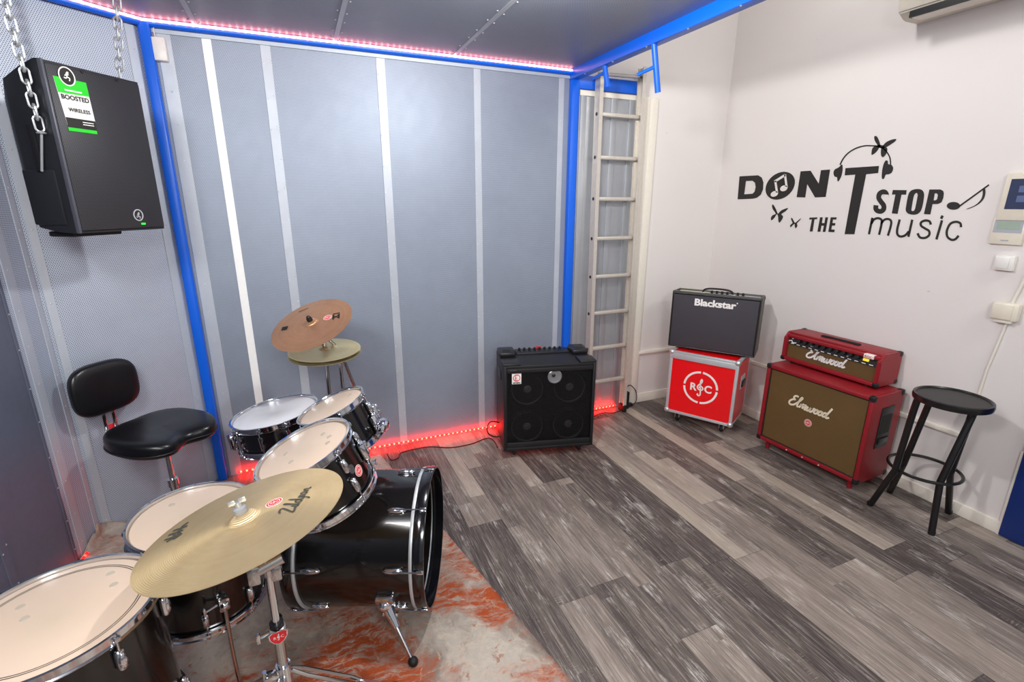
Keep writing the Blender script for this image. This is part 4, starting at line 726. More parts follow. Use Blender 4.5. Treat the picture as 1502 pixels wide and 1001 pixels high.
# promotional sticker, top left of the grille
stp = B().poly([[(-.145, .385), (-.04, .405), (-.045, .545), (-.158, .545)]], lambda a, c, t: fs(a, c, t), .001)
stk = obj('sticker', stp, 'letter_white', sp); stk['label'] = 'green and white promotional sticker'
f2 = lambda a, c, t: fs(a, c, t+.0012)
obj('green_band', B().poly([[(-.153, .493), (-.043, .497), (-.045, .545), (-.158, .545)]], f2, .0006), 'sticker_green', stk)
obj('green_band', B().poly([[(-.146, .366), (-.042, .366), (-.042, .378), (-.146, .378)]], f2, .0006), 'sticker_green', stk)
obj('black_band', B().poly([[(-.145, .380), (-.04, .38), (-.041, .412), (-.147, .412)]], f2, .0005), 'print_black', stk)
bb = B(); text_into(bb, 'BOOSTED', lambda a, c, t: fs(a-.098, c+.474, t+.002), .022, .098, .0006); obj('sticker_lettering', bb, 'print_black', stk)
bb = B(); text_into(bb, 'WIRELESS', lambda a, c, t: fs(a-.092, c+.434, t+.002), .018, .078, .0004); obj('sticker_lettering', bb, 'print_black', stk)
for q_, sz_ in (((-.10, -.0165, .505), (.06, .0008, .005)), ((-.07, -.0165, .402), (.04, .0008, .003)), ((-.07, -.0165, .394), (.04, .0008, .003))): obj('sticker_text_line', B().box(q_, sz_), 'letter_white', stk)
ov = B().poly([disc_pts(-.112, .552, .027, .03)], lambda a, c, t: fs(a, c, t+.0025), .0006); ovo = obj('sticker_oval', ov, 'print_black', stk)
bb = B().poly([disc_pts(-.112, .552, .029, .032), disc_pts(-.112, .552, .025, .028)[::-1]], lambda a, c, t: fs(a, c, t+.003), .0006); runner(bb, lambda a, c, t: fs(a-.112, c+.55, t+.003), .019)
obj('sticker_emblem', bb, 'letter_white', ovo)
obj('handle_rod', B().tube([(-w2-.012, .040, SH/2+.055), (-w2-.016, .075, SH/2-.075)], .0045, 8), 'zinc', sp)
eb = obj('eye_bolt', B().tube([(-w2-.012+.012*cos(a), .04+.012*sin(a), SH/2+.055) for a in [2*pi*k/14 for k in range(14)]], .0035, 8, closed=True), 'zinc', sp)
eb2 = obj('eye_bolt', B().tube([(w2-.03+.012*cos(a), .05, SH-.008+.014*sin(a)) for a in [2*pi*k/14 for k in range(14)]], .0035, 8, closed=True), 'zinc', sp)
for k, x in enumerate((-.05, .085)): obj('screw', B().cyl((x, -.012, SH-.014), (x, -.016, SH-.014), .006), 'black_plastic', sp)

# chains
def chain(label, top, bot, n):
    top, bot = Vector(top), Vector(bot); d = (top-bot); L = d.length; d.normalize()
    r = thing('chain', label, 'chain', bot, group='chains holding the loudspeaker')
    P = L/n; hl = P*.68; hw = .0125
    lk = None
    for i in range(n):
        c = d*(P*(i+.5))
        path = [(hw*cos(a), 0, (hl-hw)*(1 if sin(a) >= 0 else -1)+hw*sin(a)) for a in [2*pi*(k+.5)/16 for k in range(16)]]
        mm = Matrix.Translation(c) @ d.to_track_quat('Z', 'Y').to_matrix().to_4x4() @ Matrix.Rotation((i % 2)*pi/2+.5, 4, 'Z')
        if lk is None:
            lk = obj('link', B().tube(path, .0037, 8, closed=True), 'zinc', r); lk.matrix_local = mm
        else:
            q = lk.copy(); COL.objects.link(q); q.parent = r; q.matrix_local = mm
    return r
cl = spm @ Vector((-w2-.014, .04, SH/2+.066)); ct = at_y(8, 4, cl.y-.04)
up = (ct-cl); ct = cl+up*((HB-.004-cl.z)/up.z)
chain('steel chain holding the loudspeaker by its left side', ct, cl, 16)
cr_ = spm @ Vector((w2-.03, .05, SH+.01)); ct2 = at_y(171, 0, cr_.y-.02); up = ct2-cr_; ct2 = cr_+up*((HB-.004-cr_.z)/up.z)
chain('steel chain holding the loudspeaker near the blue post', ct2, cr_, 10)

# ================================================================== BASS CABINET (black, four speakers)
ang = rad(-13.92); W_, Hh, Z0, Dp = .615, .60, .062, .36
eden = thing('bass_amp', 'black bass combo amplifier with four speakers on the floor by the steel wall', 'amplifier', (1.4145, 2.672, 0), ang)
b = B(); t_ = .022
b.box((-W_/2+t_/2, Dp/2, Z0+Hh/2), (t_, Dp, Hh), .006).box((W_/2-t_/2, Dp/2, Z0+Hh/2), (t_, Dp, Hh), .006)
b.box((0, Dp/2, Z0+t_/2), (W_-2*t_+.01, Dp, t_), .004).box((0, Dp/2, Z0+Hh-t_/2), (W_-2*t_+.01, Dp, t_), .004).box((0, Dp-.012, Z0+Hh/2), (W_-2*t_+.01, .02, Hh-.02))
obj('cabinet', b, 'black_vinyl', eden)
obj('baffle', B().box((0, .055, Z0+Hh/2), (W_-2*t_, .016, Hh-2*t_)), 'black_plastic', eden)
for sx in (-1, 1):
    for sz in (0, 1):
        c = Matrix.Translation((sx*.143, .046, Z0+.152+sz*.268)) @ Matrix.Rotation(pi/2, 4, 'X')
        wo = obj('woofer', B().lathe([(.122, 0), (.125, .008), (.112, .01), (.105, .0)], 40, c), 'cone_surround', eden)
        obj('cone', B().lathe([(.106, .002), (.048, -.03), (.0, -.03)], 40, c), 'cone_paper', wo)
        obj('dust_cap', B().lathe([(.048, -.028), (.042, -.012), (.03, -.002), (.012, .003), (0, .004)], 32, c), 'cone_cap', wo)
c = Matrix.Translation((.03, .008, Z0+Hh-.088)) @ Matrix.Rotation(pi/2, 4, 'X')
tw = obj('tweeter', B().lathe([(.046, -.012), (.048, 0), (.042, .004), (.036, .002), (0, .004)], 32, c), 'tweeter_mesh', eden)
obj('tweeter_cap', B().ball((.021, .003, Z0+Hh-.078), .012, (1, .4, 1)), 'black_plastic', tw)
obj('grille', B().box((0, .016, Z0+Hh/2), (W_-2*t_-.004, .003, Hh-2*t_-.06)), 'open_mesh', eden, smooth=False)
obj('frame_bar', B().box((0, .008, Z0+Hh-.036), (W_-2*t_, .014, .03), .004).box((0, .008, Z0+.04), (W_-2*t_, .014, .038), .004), 'black_vinyl', eden)
obj('trim_glint', B().box((-.245, -.0005, Z0+Hh-.030), (.038, .002, .004)), 'knob_grey', eden)
fe = FRONT(.013, -.222, Z0+Hh-.115)
bd = obj('badge', B().box((-.222, .0125, Z0+Hh-.092), (.062, .004, .072), .002), 'letter_white', eden); bd['label'] = 'white badge with a red round emblem'
bb = B().poly([disc_pts(0, .03, .024), disc_pts(0, .03, .019)[::-1]], lambda a, c, t: FRONT(.010, -.222, Z0+Hh-.115)(a, c, t)); strokes(bb, [[(.006, .044), (-.008, .044), (-.008, .016), (.006, .016)], [(-.008, .03), (.004, .03)]], .005, FRONT(.010, -.222, Z0+Hh-.115), smooth=False)
obj('emblem', bb, 'sticker_red', bd)
bb = B(); text_into(bb, 'EDEN', FRONT(.010, -.222, Z0+Hh-.1235), .014, .046, .0006); obj('badge_lettering', bb, 'print_black', bd)
ZT = Z0+Hh
for sx in (-1, 1):
    co = B().box((sx*(W_/2-.055), Dp-.10, ZT+.016), (.112, .15, .034), .012).box((sx*(W_/2-.055), .06, ZT+.006), (.112, .12, .014), .006)
    h = obj('top_corner', co, 'black_plastic', eden); obj('socket', B().box((sx*(W_/2-.05), Dp-.13, ZT+.033), (.05, .05, .003), .001), 'black_rubber', h)
obj('control_panel', B().box((0, Dp-.075, ZT+.004), (.37, .11, .012), .003), 'black_plastic', eden)
for k in range(9): obj('knob', B().cyl((-.155+.036*k, Dp-.06, ZT+.01), (-.155+.036*k, Dp-.06, ZT+.028), .009, .008), 'black_plastic', eden)
obj('red_label', B().box((-.01, Dp-.025, ZT+.014), (.036, .004, .018)), 'sticker_red', eden)
obj('side_handle', B().box((-W_/2-.002, .17, ZT-.10), (.008, .12, .06), .003), 'black_plastic', eden); obj('side_handle', B().box((W_/2+.002, .17, ZT-.10), (.008, .12, .06), .003), 'black_plastic', eden)
def caster(parent, x, y, r, top, wheel='black_rubber', fork='black_metal'):
    o = obj('caster', B().box((x, y, top-.004), (r*1.9, r*1.9, .008), .002).box((x-r*.5, y+r*.2, r+(top-r)/2), (.004, r*1.2, top-r)).box((x+r*.5, y+r*.2, r+(top-r)/2), (.004, r*1.2, top-r)), fork, parent)
    obj('wheel', B().lathe([(0, -r*.42), (r*.6, -r*.42), (r*.95, -r*.32), (r, 0), (r*.95, r*.32), (r*.6, r*.42), (0, r*.42)], 20, Matrix.Translation((x, y+r*.3, r)) @ Matrix.Rotation(pi/2, 4, 'Y')), wheel, o); return o
for sx in (-1, 1):
    for y in (.06, Dp-.06): caster(eden, sx*(W_/2-.08), y, .028, Z0)

# ================================================================== RED FLIGHT CASE
a_ = rad(-60.4); cw, ch, cz, cdp = .495, .502, .085, .34
case = thing('flight_case', 'bright red flight case with aluminium edges on casters under the black combo', 'flight case', (2.6445, 2.6165, 0), a_)
obj('body', B().box((0, cdp/2, cz+ch/2), (cw-.012, cdp-.012, ch-.012)), 'case_red', case)
e_ = .022; b = B()
for sx in (-1, 1):
    for y in (0, 1):
        b.box((sx*(cw/2-e_/2), e_/2 if y == 0 else cdp-e_/2, cz+ch/2), (e_, e_, ch), .004)
for z in (cz+e_/2, cz+ch-e_/2):
    for y in (e_/2, cdp-e_/2): b.box((0, y, z), (cw, e_, e_), .004)
    for sx in (-1, 1): b.box((sx*(cw/2-e_/2), cdp/2, z), (e_, cdp, e_), .004)
b.box((0, .010, cz+ch-.040), (cw-.02, .024, .040), .003)
obj('edge_frame', b, 'case_aluminium', case)
rb = B()
for k in range(6):
    for sx in (-1, 1): rb.ball((sx*(cw/2-.011), -.001, cz+.06+.08*k), .0035, (1, .5, 1), 8)
for k in range(6): rb.ball((-.2+.08*k, -.001, cz+.011), .0035, (1, .5, 1), 8)
obj('rivets', rb, 'zinc', case)['kind'] = 'stuff'
for sx in (-1, 1):
    for z in (cz+.014, cz+ch-.014):
        obj('corner_cap', B().ball((sx*(cw/2-.012), .012, z), .022, seg=14), 'zinc', case)
    obj('corner_cap', B().ball((sx*(cw/2-.014), cdp-.014, cz+ch-.014), .022, seg=14), 'zinc', case)
obj('side_panel', B().box((cw/2-.003, cdp/2, cz+ch/2), (.006, cdp-.05, ch-.05)), 'case_red', case)
obj('side_handle', B().box((cw/2+.002, cdp*.5, cz+ch*.62), (.006, .11, .10), .002), 'case_aluminium', case); obj('handle_grip', B().box((cw/2+.009, cdp*.5, cz+ch*.60), (.014, .09, .05), .006), 'black_plastic', case)
lg = obj('printed_mark', roc_mark(B(), FRONT(.0055, .0, cz+.25), .127, .12), 'letter_white', case, smooth=False); lg['label'] = 'white ring mark with R, treble clef and C'
for sx in (-1, 1):
    for y in (.07, cdp-.07): caster(case, sx*(cw/2-.08), y, .030, cz, 'black_rubber', 'zinc')

# ================================================================== BLACK COMBO ON THE CASE
bw, bh, bdp, bz = .612, .432, .225, cz+ch+.008
bl = thing('combo_amp', 'black guitar combo amplifier with white lettering on top of the red flight case', 'amplifier', (2.738, 2.6605, cz+ch), rad(-54.56))
b = B(); t_ = .016
b.prism([(0, 0), (bdp, 0), (bdp, bh-.012), (.02, bh), (0, bh)], -bw/2, -bw/2+t_, 'x', .003).prism([(0, 0), (bdp, 0), (bdp, bh-.012), (.02, bh), (0, bh)], bw/2-t_, bw/2, 'x', .003)
b.box((0, bdp/2, .008), (bw-.02, bdp, .016), .002).box((0, .014, bh-.010), (bw-.02, .028, .02), .003).box((0, bdp-.02, bh-.020), (bw-.02, .04, .016), .003).box((0, bdp-.008, bh/2), (bw-.03, .014, bh-.03))
cb_ = obj('cabinet', b, 'dark_vinyl', bl)
obj('grille', B().box((0, -.002, bh/2-.004), (bw-.03, .012, bh-.036), .003), 'black_cloth', bl)
obj('grille_piping', B().tube([(-bw/2+.008, -.005, .008), (bw/2-.008, -.005, .008), (bw/2-.008, -.005, bh-.014), (-bw/2+.008, -.005, bh-.014)], .0055, 8, closed=True), 'black_plastic', bl)
bb = B(); text_into(bb, 'Blackstar', FRONT(-.0082, .0, bh-.092), .068, .285, .0028); bb.poly([disc_pts(.150, bh-.050, .005, n=10)], FRONT(-.0082)); obj('lettering', bb, 'letter_white', bl)
cp = obj('control_panel', B().box((0, .105, bh-.022), (bw-.05, .135, .008)), 'lcd_grey', bl)
obj('green_panel', B().box((-.175, .105, bh-.0175), (.22, .13, .002)), 'amp_green', cp)
for k in range(7): obj('knob', B().cyl((-.05+.036*k, .13, bh-.018), (-.05+.036*k, .13, bh+.004), .009, .008, 14), 'black_plastic', bl)
for k in range(8): obj('push_button', B().box((-.25+.018*k, .08, bh-.014), (.009, .012, .006)), 'knob_grey', bl)
hd = obj('handle', B().tube(catmull([(-.105, .075, bh-.012), (-.095, .075, bh+.014), (-.05, .075, bh+.026), (.05, .075, bh+.026), (.095, .075, bh+.014), (.105, .075, bh-.012)], 5), .007, 10), 'black_rubber', bl)
obj('handle_mount', B().box((-.105, .075, bh-.010), (.028, .024, .012), .003).box((.105, .075, bh-.010), (.028, .024, .012), .003), 'zinc', hd)
for sx in (-1, 1):
    for y in (.03, bdp-.03): obj('foot', B().cyl((sx*.15, y, 0), (sx*.15, y, .012), .014), 'black_rubber', bl)
for o_ in bl.children:
    if o_.name.split('.')[0] != 'foot': o_.location.z += .010
for sx in (-1, 1): obj('corner_protector', B().box((sx*(bw/2-.012), bdp-.02, bh-.022), (.03, .045, .03), .008), 'black_plastic', bl)

# ================================================================== RED HALF STACK
ew, eh, ez, edp = .682, .552, .065, .30
cab2 = thing('guitar_cabinet', 'red speaker cabinet with gold grille cloth standing on the floor by the white wall', 'speaker cabinet', (2.8635, 1.905, 0), rad(-87.4))
b = B(); t_ = .026
for sx in (-1, 1): b.box((sx*(ew/2-t_/2), edp/2, ez+eh/2), (t_, edp, eh), .006)
b.box((0, edp/2, ez+t_/2), (ew-.03, edp, t_), .006).box((0, edp/2, ez+eh-t_/2), (ew-.03, edp, t_), .006).box((0, edp-.01, ez+eh/2), (ew-.03, .018, eh-.03))
obj('cabinet', b, 'red_tolex', cab2)
obj('grille', B().box((0, .022, ez+eh/2), (ew-2*t_+.002, .014, eh-2*t_+.002)), 'gold_cloth', cab2)
obj('grille_piping', B().tube([(-ew/2+t_+.003, .012, ez+t_+.003), (ew/2-t_-.003, .012, ez+t_+.003), (ew/2-t_-.003, .012, ez+eh-t_-.003), (-ew/2+t_+.003, .012, ez+eh-t_-.003)], .005, 8, closed=True), 'print_black', cab2)
bb = B(); script_word(bb, ELM, FRONT(.012, -.02, ez+eh*.59), .275, 3.85, .25, .17); obj('lettering', bb, 'letter_cream', cab2)
roc_sticker(cab2, FRONT(.0145, -.01, ez+eh*.45), .024)
hp = obj('side_handle', B().box((ew/2+.001, .16, ez+eh*.62), (.008, .125, .26), .004), 'black_plastic', cab2)
obj('handle_recess', B().box((ew/2+.0045, .16, ez+eh*.66), (.003, .09, .12)), 'black_rubber', hp); obj('handle_bar', B().box((ew/2+.006, .16, ez+eh*.47), (.012, .1, .035), .004), 'black_metal', hp)
for sx in (-1, 1):
    for y in (.015, edp-.015):
        for z in (ez+.014, ez+eh-.014):
            obj('corner_protector', B().box((sx*(ew/2-.014), y, z), (.036, .038, .036), .010), 'black_plastic', cab2)
    for y in (.05, edp-.05): obj('foot', B().cyl((sx*(ew/2-.06), y, 0), (sx*(ew/2-.06), y, ez), .013, .016), 'red_tolex', cab2)
for k in (-.11, .0, .11): obj('screw', B().ball((k, -.001, ez+.012), .006, (1, .6, 1), 8), 'zinc', cab2)
hw_, hh, hz, hdp = .622, .195, ez+eh+.014, .20
hdm = thing('amp_head', 'red amplifier head with a row of knobs on top of the red speaker cabinet', 'amplifier', (2.9955, 1.949, ez+eh), rad(-88.2))
dz = .014
b = B(); side = [(0, dz), (hdp, dz), (hdp, dz+hh), (.035, dz+hh), (0, dz+hh*.80)]
for sx in (-1, 1): b.prism(side, sx*hw_/2, sx*(hw_/2-.026), 'x', .004)
b.box((0, hdp/2, dz+.012), (hw_-.03, hdp, .024), .004).box((0, (hdp+.03)/2, dz+hh-.010), (hw_-.03, hdp-.03, .02), .004).box((0, hdp-.01, dz+hh/2), (hw_-.03, .018, hh-.02))
b.box((0, .022, dz+hh-.024), (hw_-.03, .03, .022), .005)
obj('cabinet', b, 'red_tolex', hdm)
obj('grille', B().box((0, .030, dz+hh*.38), (hw_-.05, .012, hh*.55)), 'gold_cloth', hdm)
pm = Matrix.Translation((0, .028, dz+hh*.73)) @ Matrix.Rotation(rad(-14), 4, 'X')
cp = obj('control_panel', B().box((0, 0, 0), (hw_-.052, .008, .062), 0, pm), 'print_black', hdm)
mk = B()
for k in range(13): mk.box((-.255+.042*k, -.0045, -.024), (.022, .001, .004), 0, pm)
obj('panel_markings', mk, 'letter_white', cp)
bb = B(); text_into(bb, 'S', lambda a, c, t: pm @ Vector((a-.262, -.0045-t, c+.006)), .026, None, .001); strokes(bb, [[(-.285, -.012), (-.265, -.006), (-.255, -.018), (-.23, -.014)]], .006, lambda a, c, t: pm @ Vector((a, -.0045-t, c)))
obj('panel_emblem', bb, 'letter_white', cp)
for k in range(10): obj('knob', B().tube([pm @ Vector((-.205+.042*k, -.004, .004)), pm @ Vector((-.205+.042*k, -.026, .004))], [.0125, .0105], 14), 'black_plastic', hdm)
for x in (-.118, .115): obj('toggle_switch', B().tube([pm @ Vector((x, -.004, -.006)), pm @ Vector((x, -.02, -.010))], [.0065, .004], 10), 'zinc', hdm)
obj('pilot_light', B().box((.215, -.007, -.002), (.034, .008, .016), .003, pm), 'jewel_yellow', hdm)
bb = B(); script_word(bb, ELM, FRONT(.022, -.02, dz+hh*.28), .26, 3.85, .25, .17); obj('lettering', bb, 'letter_white', hdm)
st_ = obj('sticker', B().box((.235, .018, dz+hh-.024), (.055, .034, .0235), .001), 'letter_white', hdm); st_['label'] = 'small white sticker with red letters'
bb = B(); text_into(bb, 'ROC', FRONT(.0005, .235, dz+hh-.032), .018, .042, .0004); obj('sticker_lettering', bb, 'sticker_red', st_)
obj('handle', B().box((0, .105, dz+hh+.007), (.235, .024, .009), .004).box((-.105, .105, dz+hh+.004), (.03, .028, .01), .003).box((.105, .105, dz+hh+.004), (.03, .028, .01), .003), 'black_rubber', hdm)
for sx in (-1, 1):
    for y, z in ((.012, dz+.012), (hdp-.014, dz+.012), (hdp-.014, dz+hh-.012)):
        obj('corner_protector', B().box((sx*(hw_/2-.012), y, z), (.032, .034, .032), .010), 'black_plastic', hdm)
    for y in (.03, hdp-.03): obj('foot', B().cyl((sx*.24, y, 0), (sx*.24, y, dz), .014), 'black_rubber', hdm)

# ================================================================== BAR STOOL
stc = Vector((3.005, 1.335, 0)); SZ = .745
sl, sr = at_z(1339, 574.5, SZ), at_z(1460.5, 590.7, SZ)
scn = (sl+sr)/2; SR = (sr-sl).length/2*.97; scn.x = min(scn.x, XR-SR-.01)
stool = thing('bar_stool', 'black metal bar stool with a round mesh seat by the white wall', 'stool', (scn.x, scn.y, 0))
seat = obj('seat', B().lathe([(0, SZ-.012), (SR-.012, SZ-.012), (SR-.012, SZ-.006), (0, SZ-.004)], 48), 'stool_mesh', stool)
obj('seat_rim', B().lathe([(SR-.014, SZ-.03), (SR, SZ-.03), (SR+.003, SZ-.015), (SR, SZ), (SR-.008, SZ+.003), (SR-.014, SZ-.004)], 56, closed=True), 'black_metal', stool)
RZ = .275; rc = (at_z(1302.6, 673, RZ)+at_z(1413, 702.7, RZ))/2; RR = (at_z(1413, 702.7, RZ)-at_z(1302.6, 673, RZ)).length/2
for (fx_, fy_), (kx, ky), (tx, ty) in (((1276, 741), (1313, 690), (1331, 597)), ((1305, 722), (1326, 680), (1357, 588)), ((1366, 784), (1379, 708), (1449, 605)), ((1391, 753), (1394, 695), (1426, 606))):
    p0 = at_z(fx_, fy_, 0); p0.x = min(p0.x, XR-.03); p1 = at_z(kx, ky, RZ); p1.x = min(p1.x, XR-.035); p2 = at_z(tx, ty, .655); p2.x = min(p2.x, XR-.03)
    rv = (Vector((p2.x, p2.y, 0))-Vector((scn.x, scn.y, 0)))
    if rv.length > SR-.02: rv = rv.normalized()*(SR-.02); p2.x, p2.y = scn.x+rv.x, scn.y+rv.y
    tip = Vector((scn.x+rv.x*.62, scn.y+rv.y*.62, SZ-.022)); up_ = Vector((scn.x+rv.x*.92, scn.y+rv.y*.92, SZ-.03))
    path = catmull([p0, p0.lerp(p1, .9)], 2)+catmull([p1, p1.lerp(p2, .5), p2, up_, tip], 6)
    lg_ = obj('leg', B().tube([p-Vector((scn.x, scn.y, 0)) for p in path], .016, 12), 'black_metal', stool)
    obj('leg_cap', B().cyl((p0.x-scn.x, p0.y-scn.y, 0), (p0.x-scn.x, p0.y-scn.y, .02), .016), 'black_rubber', lg_)
obj('foot_ring', B().tube([(rc.x-scn.x+RR*cos(a), rc.y-scn.y+RR*sin(a), RZ) for a in [2*pi*k/48 for k in range(48)]], .0085, 10, closed=True), 'black_metal', stool)

# ================================================================== DRUM THRONE
PHI = rad(-42); TH = at_z(238, 632, .60)
tm = Matrix.Translation((TH.x, TH.y, 0)) @ Matrix.Rotation(PHI-pi/2, 4, 'Z')     # local +y is where the sitter faces
thr = thing('drum_throne', 'black padded drum throne with a backrest by the left steel wall', 'drum throne', mat=tm)
def seat_f(u, v):
    a = 2*pi*u; ph = pi*(v-.5)
    ct, st2 = cos(a), sin(a)
    e = lambda q, p: (abs(q)**p)*(1 if q >= 0 else -1)
    rx, ry = .205, .215
    x = rx*e(ct, .75); y = ry*e(st2, .8)
    if st2 > 0: y *= 1-.28*math.exp(-(x/.07)**2)
    k = abs(cos(ph))**.45
    z = .052*e(sin(ph), .65)
    x *= k; y *= k
    zz = z + (.014*(x/.2)**2 - .012*(1-(x/.2)**2) if z > 0 else 0) - (.012*math.exp(-(x/.08)**2)*max(0, y/.2) if z > 0 else 0) + (.02*max(0, -y/.2)**2 if z > 0 else 0)
    return (x, y, .585+zz)
so = obj('seat', B().grid(64, 28, seat_f, True), 'leather', thr, angle=80)
obj('seat_piping', B().tube([(lambda p: (p[0]*1.003, p[1]*1.003, .572))(seat_f(k/64, .5)) for k in range(64)], .004, 8, closed=True), 'black_vinyl', so)
def back_f(u, v):
    a = 2*pi*u; ph = pi*(v-.5); e = lambda q, p: (abs(q)**p)*(1 if q >= 0 else -1)
    k = abs(cos(ph))**.45
    x = .150*e(cos(a), .62)*k; z = .128*e(sin(a), .62)*k
    return (x+.036, -.290+.032*e(sin(ph), .7)+.6*x*x, .800+z)
obj('backrest', B().grid(56, 22, back_f, True), 'leather', thr, angle=80)
obj('backrest_bracket', B().box((.014, -.305, .66), (.018, .01, .18), .003).box((.058, -.305, .66), (.018, .01, .18), .003).box((.03, -.25, .565), (.075, .12, .012), .003), 'worn_chrome', thr)
obj('bracket_label', B().box((.03, -.313, .585), (.05, .004, .03), .001), 'sticker_red', thr)
obj('post', B().tube([(0, 0, .20), (0, 0, .54)], .0125, 16), 'chrome', thr)
obj('base_tube', B().tube([(0, 0, .14), (0, 0, .33)], .018, 16).tube([(0, 0, .30), (0, 0, .34)], .024, 16), 'chrome', thr)
for k in range(3):
    a = 2*pi*k/3+.4; lgo = obj('leg', B().tube([(0, 0, .27), (.26*cos(a), .26*sin(a), .02)], .010, 10).tube([(0, 0, .13), (.13*cos(a), .13*sin(a), .145)], .007, 8), 'chrome', thr)
    obj('leg_tip', B().ball((.26*cos(a), .26*sin(a), .022), .02, (1, 1, .95), 12), 'black_rubber', lgo)
# ================================================================== RUG
rc0 = Vector((.36, 3.15, 0)); ux = Vector((-.985, -.172, 0)).normalized(); uy = Vector((.19, -.982, 0)).normalized()
RW, RLn = 1.55, 3.6
DB = (CORNER-CEDGE).normalized(); NB = Vector((DB.y, -DB.x, 0))
def rug_f(u, v):
    p = rc0+ux*(RW*u)+uy*(RLn*v)
    z = .007; g = .012
    for P_, N_ in ((PA, NA), (CORNER, NB), (CEDGE, Vector((1, 0, 0)))):
        s = (p-P_).dot(N_)-g
        if N_ is NB and p.y < CEDGE.y: continue
        if N_.x == 1 and p.y > CEDGE.y: continue
        if s < 0:
            p = p-N_*s; z = max(z, .007-s*.95)
        elif s < .05: z = max(z, .007+.2*(.05-s)**2/.05)
    return Vector((p.x, p.y, z))
rug = obj('rug', B().grid(60, 120, rug_f), 'rug_pile', angle=60)
md = rug.modifiers.new('thickness', 'SOLIDIFY'); md.thickness = .0065; md.offset = -1
tag(rug, 'distressed cream and rust coloured rug under the drum kit', 'rug')

# ================================================================== DRUMS
def hoop_prof(R, s=1):
    return [(R-.001, -.016*s), (R+.006, -.016*s), (R+.0075, -.013*s), (R+.003, -.010*s), (R+.003, .006*s), (R+.0085, .009*s), (R+.0085, .012*s), (R+.001, .012*s), (R-.001, .006*s)]
def drum(name, label, cat, mat, R, depth, nl, head='cream_head', a0=0.0, lug='tube', shell='black_lacquer', group=None):
    group = {'rack_tom': 'rack toms of the drum kit', 'floor_tom': 'floor toms of the drum kit'}.get(name)
    """hoop top at z=0, axis along z"""
    r = thing(name, label, cat, mat=mat, group=group)
    Rs = R-.006
    obj('shell', B().lathe([(Rs, -.018), (Rs, -depth+.018), (Rs-.006, -depth+.018), (Rs-.006, -.018)], 64, closed=True), shell, r)
    obj('drum_head', B().lathe([(0, -.009), (R-.012, -.009), (R-.006, -.011), (R-.001, -.018), (Rs, -.018)], 64), head, r)
    obj('bottom_head', B().lathe([(0, -depth+.010), (R-.012, -depth+.010), (R-.002, -depth+.018)], 48), 'white_head', r)
    obj('hoop', B().lathe([(a, z-.012) for a, z in hoop_prof(R)], 72, closed=True), 'chrome', r)
    obj('hoop', B().lathe([(a, -depth+.012-z) for a, z in hoop_prof(R)], 72, closed=True), 'chrome', r)
    for k in range(nl):
        a = a0+2*pi*k/nl; mm = Matrix.Rotation(a, 4, 'Z')
        ends = [(-.018, -1), (-depth+.018, 1)]
        if lug == 'tube':
            l = obj('lug', B().tube([mm @ Vector((Rs+.012, 0, -depth*.28)), mm @ Vector((Rs+.012, 0, -depth*.72))], .007, 10).box((Rs+.004, 0, -depth*.38), (.014, .018, .02), .004, mm).box((Rs+.004, 0, -depth*.62), (.014, .018, .02), .004, mm), 'chrome', r)
        else:
            L2 = [obj('lug', B().box((Rs+.009, 0, zc), (.02, .022, .058), .009, mm, 3).ball((Rs+.016, 0, zc), .011, (.8, .9, 2.2), 10, mm), 'chrome', r)
                  for zc in ((-.075, -depth+.075) if depth > .19 else (-depth/2,))]
            l = L2[0]
        for zt, sg in ends:
            if lug != 'tube': l = L2[0 if sg < 0 else -1]
            zb = (-.07 if depth > .19 else -depth*.4) if sg < 0 else (-depth+.07 if depth > .19 else -depth*.6)
            obj('tension_rod', B().tube([mm @ Vector((Rs+.012, 0, zt-sg*.012)), mm @ Vector((Rs+.012, 0, zb))], .003, 8).box((R+.007, 0, zt-sg*.004), (.016, .015, .014), .003, mm).tube([mm @ Vector((Rs+.012, 0, zt-sg*.004)), mm @ Vector((Rs+.012, 0, zt-sg*.018))], .0045, 8), 'chrome', l)
    return r
def local_of(mat, px, py, z=-.009):
    n = mat.to_3x3() @ Vector((0, 0, 1)); p = mat @ Vector((0, 0, z))
    return mat.inverted() @ on_plane(px, py, p, n)
def side_frame(R, a, z):
    """f(a, c, lift) on the shell side: around and along the shell"""
    return lambda x, c, t: ((R+t)*cos(a+x/R), (R+t)*sin(a+x/R), z+c)
def dampers(root, mat, pts):
    for q in pts:
        p = local_of(mat, *q); obj('damper_pad', B().lathe([(0, .0012), (.009, .0012), (.010, 0), (0, 0)], 18, Matrix.Translation((p.x, p.y, -.0088))), 'damper', root)

# bass drum
BN = Vector((.9225, -.3862, 0)); BC = Vector((.406, 1.785, .300)); BR = .284
bmx = frame(BC, BN, (0, 0, 1))              # local z points out of the open front, x up
bdm = thing('bass_drum', 'black bass drum lying on its side on the rug with an open front', 'drum', mat=bmx)
L = .535; Rs = BR-.014
obj('shell', B().lathe([(Rs, -.055), (Rs, -L+.055), (Rs-.008, -L+.055), (Rs-.008, -.055)], 80, closed=True), 'black_lacquer', bdm)
def bh(z0, z1): return [(BR-.009, z0), (BR-.002, z0), (BR, z0+.003), (BR, z1-.003), (BR-.002, z1), (BR-.009, z1)]
obj('front_hoop', B().lathe(bh(-.042, 0), 80, closed=True), 'black_hoop', bdm); obj('rear_hoop', B().lathe(bh(-L, -L+.042), 80, closed=True), 'black_hoop', bdm)
for z in (-.050, -L+.050): obj('head_ring', B().lathe([(BR-.012, z-.006), (BR-.004, z-.006), (BR-.002, z), (BR-.004, z+.006), (BR-.012, z+.006)], 80, closed=True), 'case_aluminium', bdm)
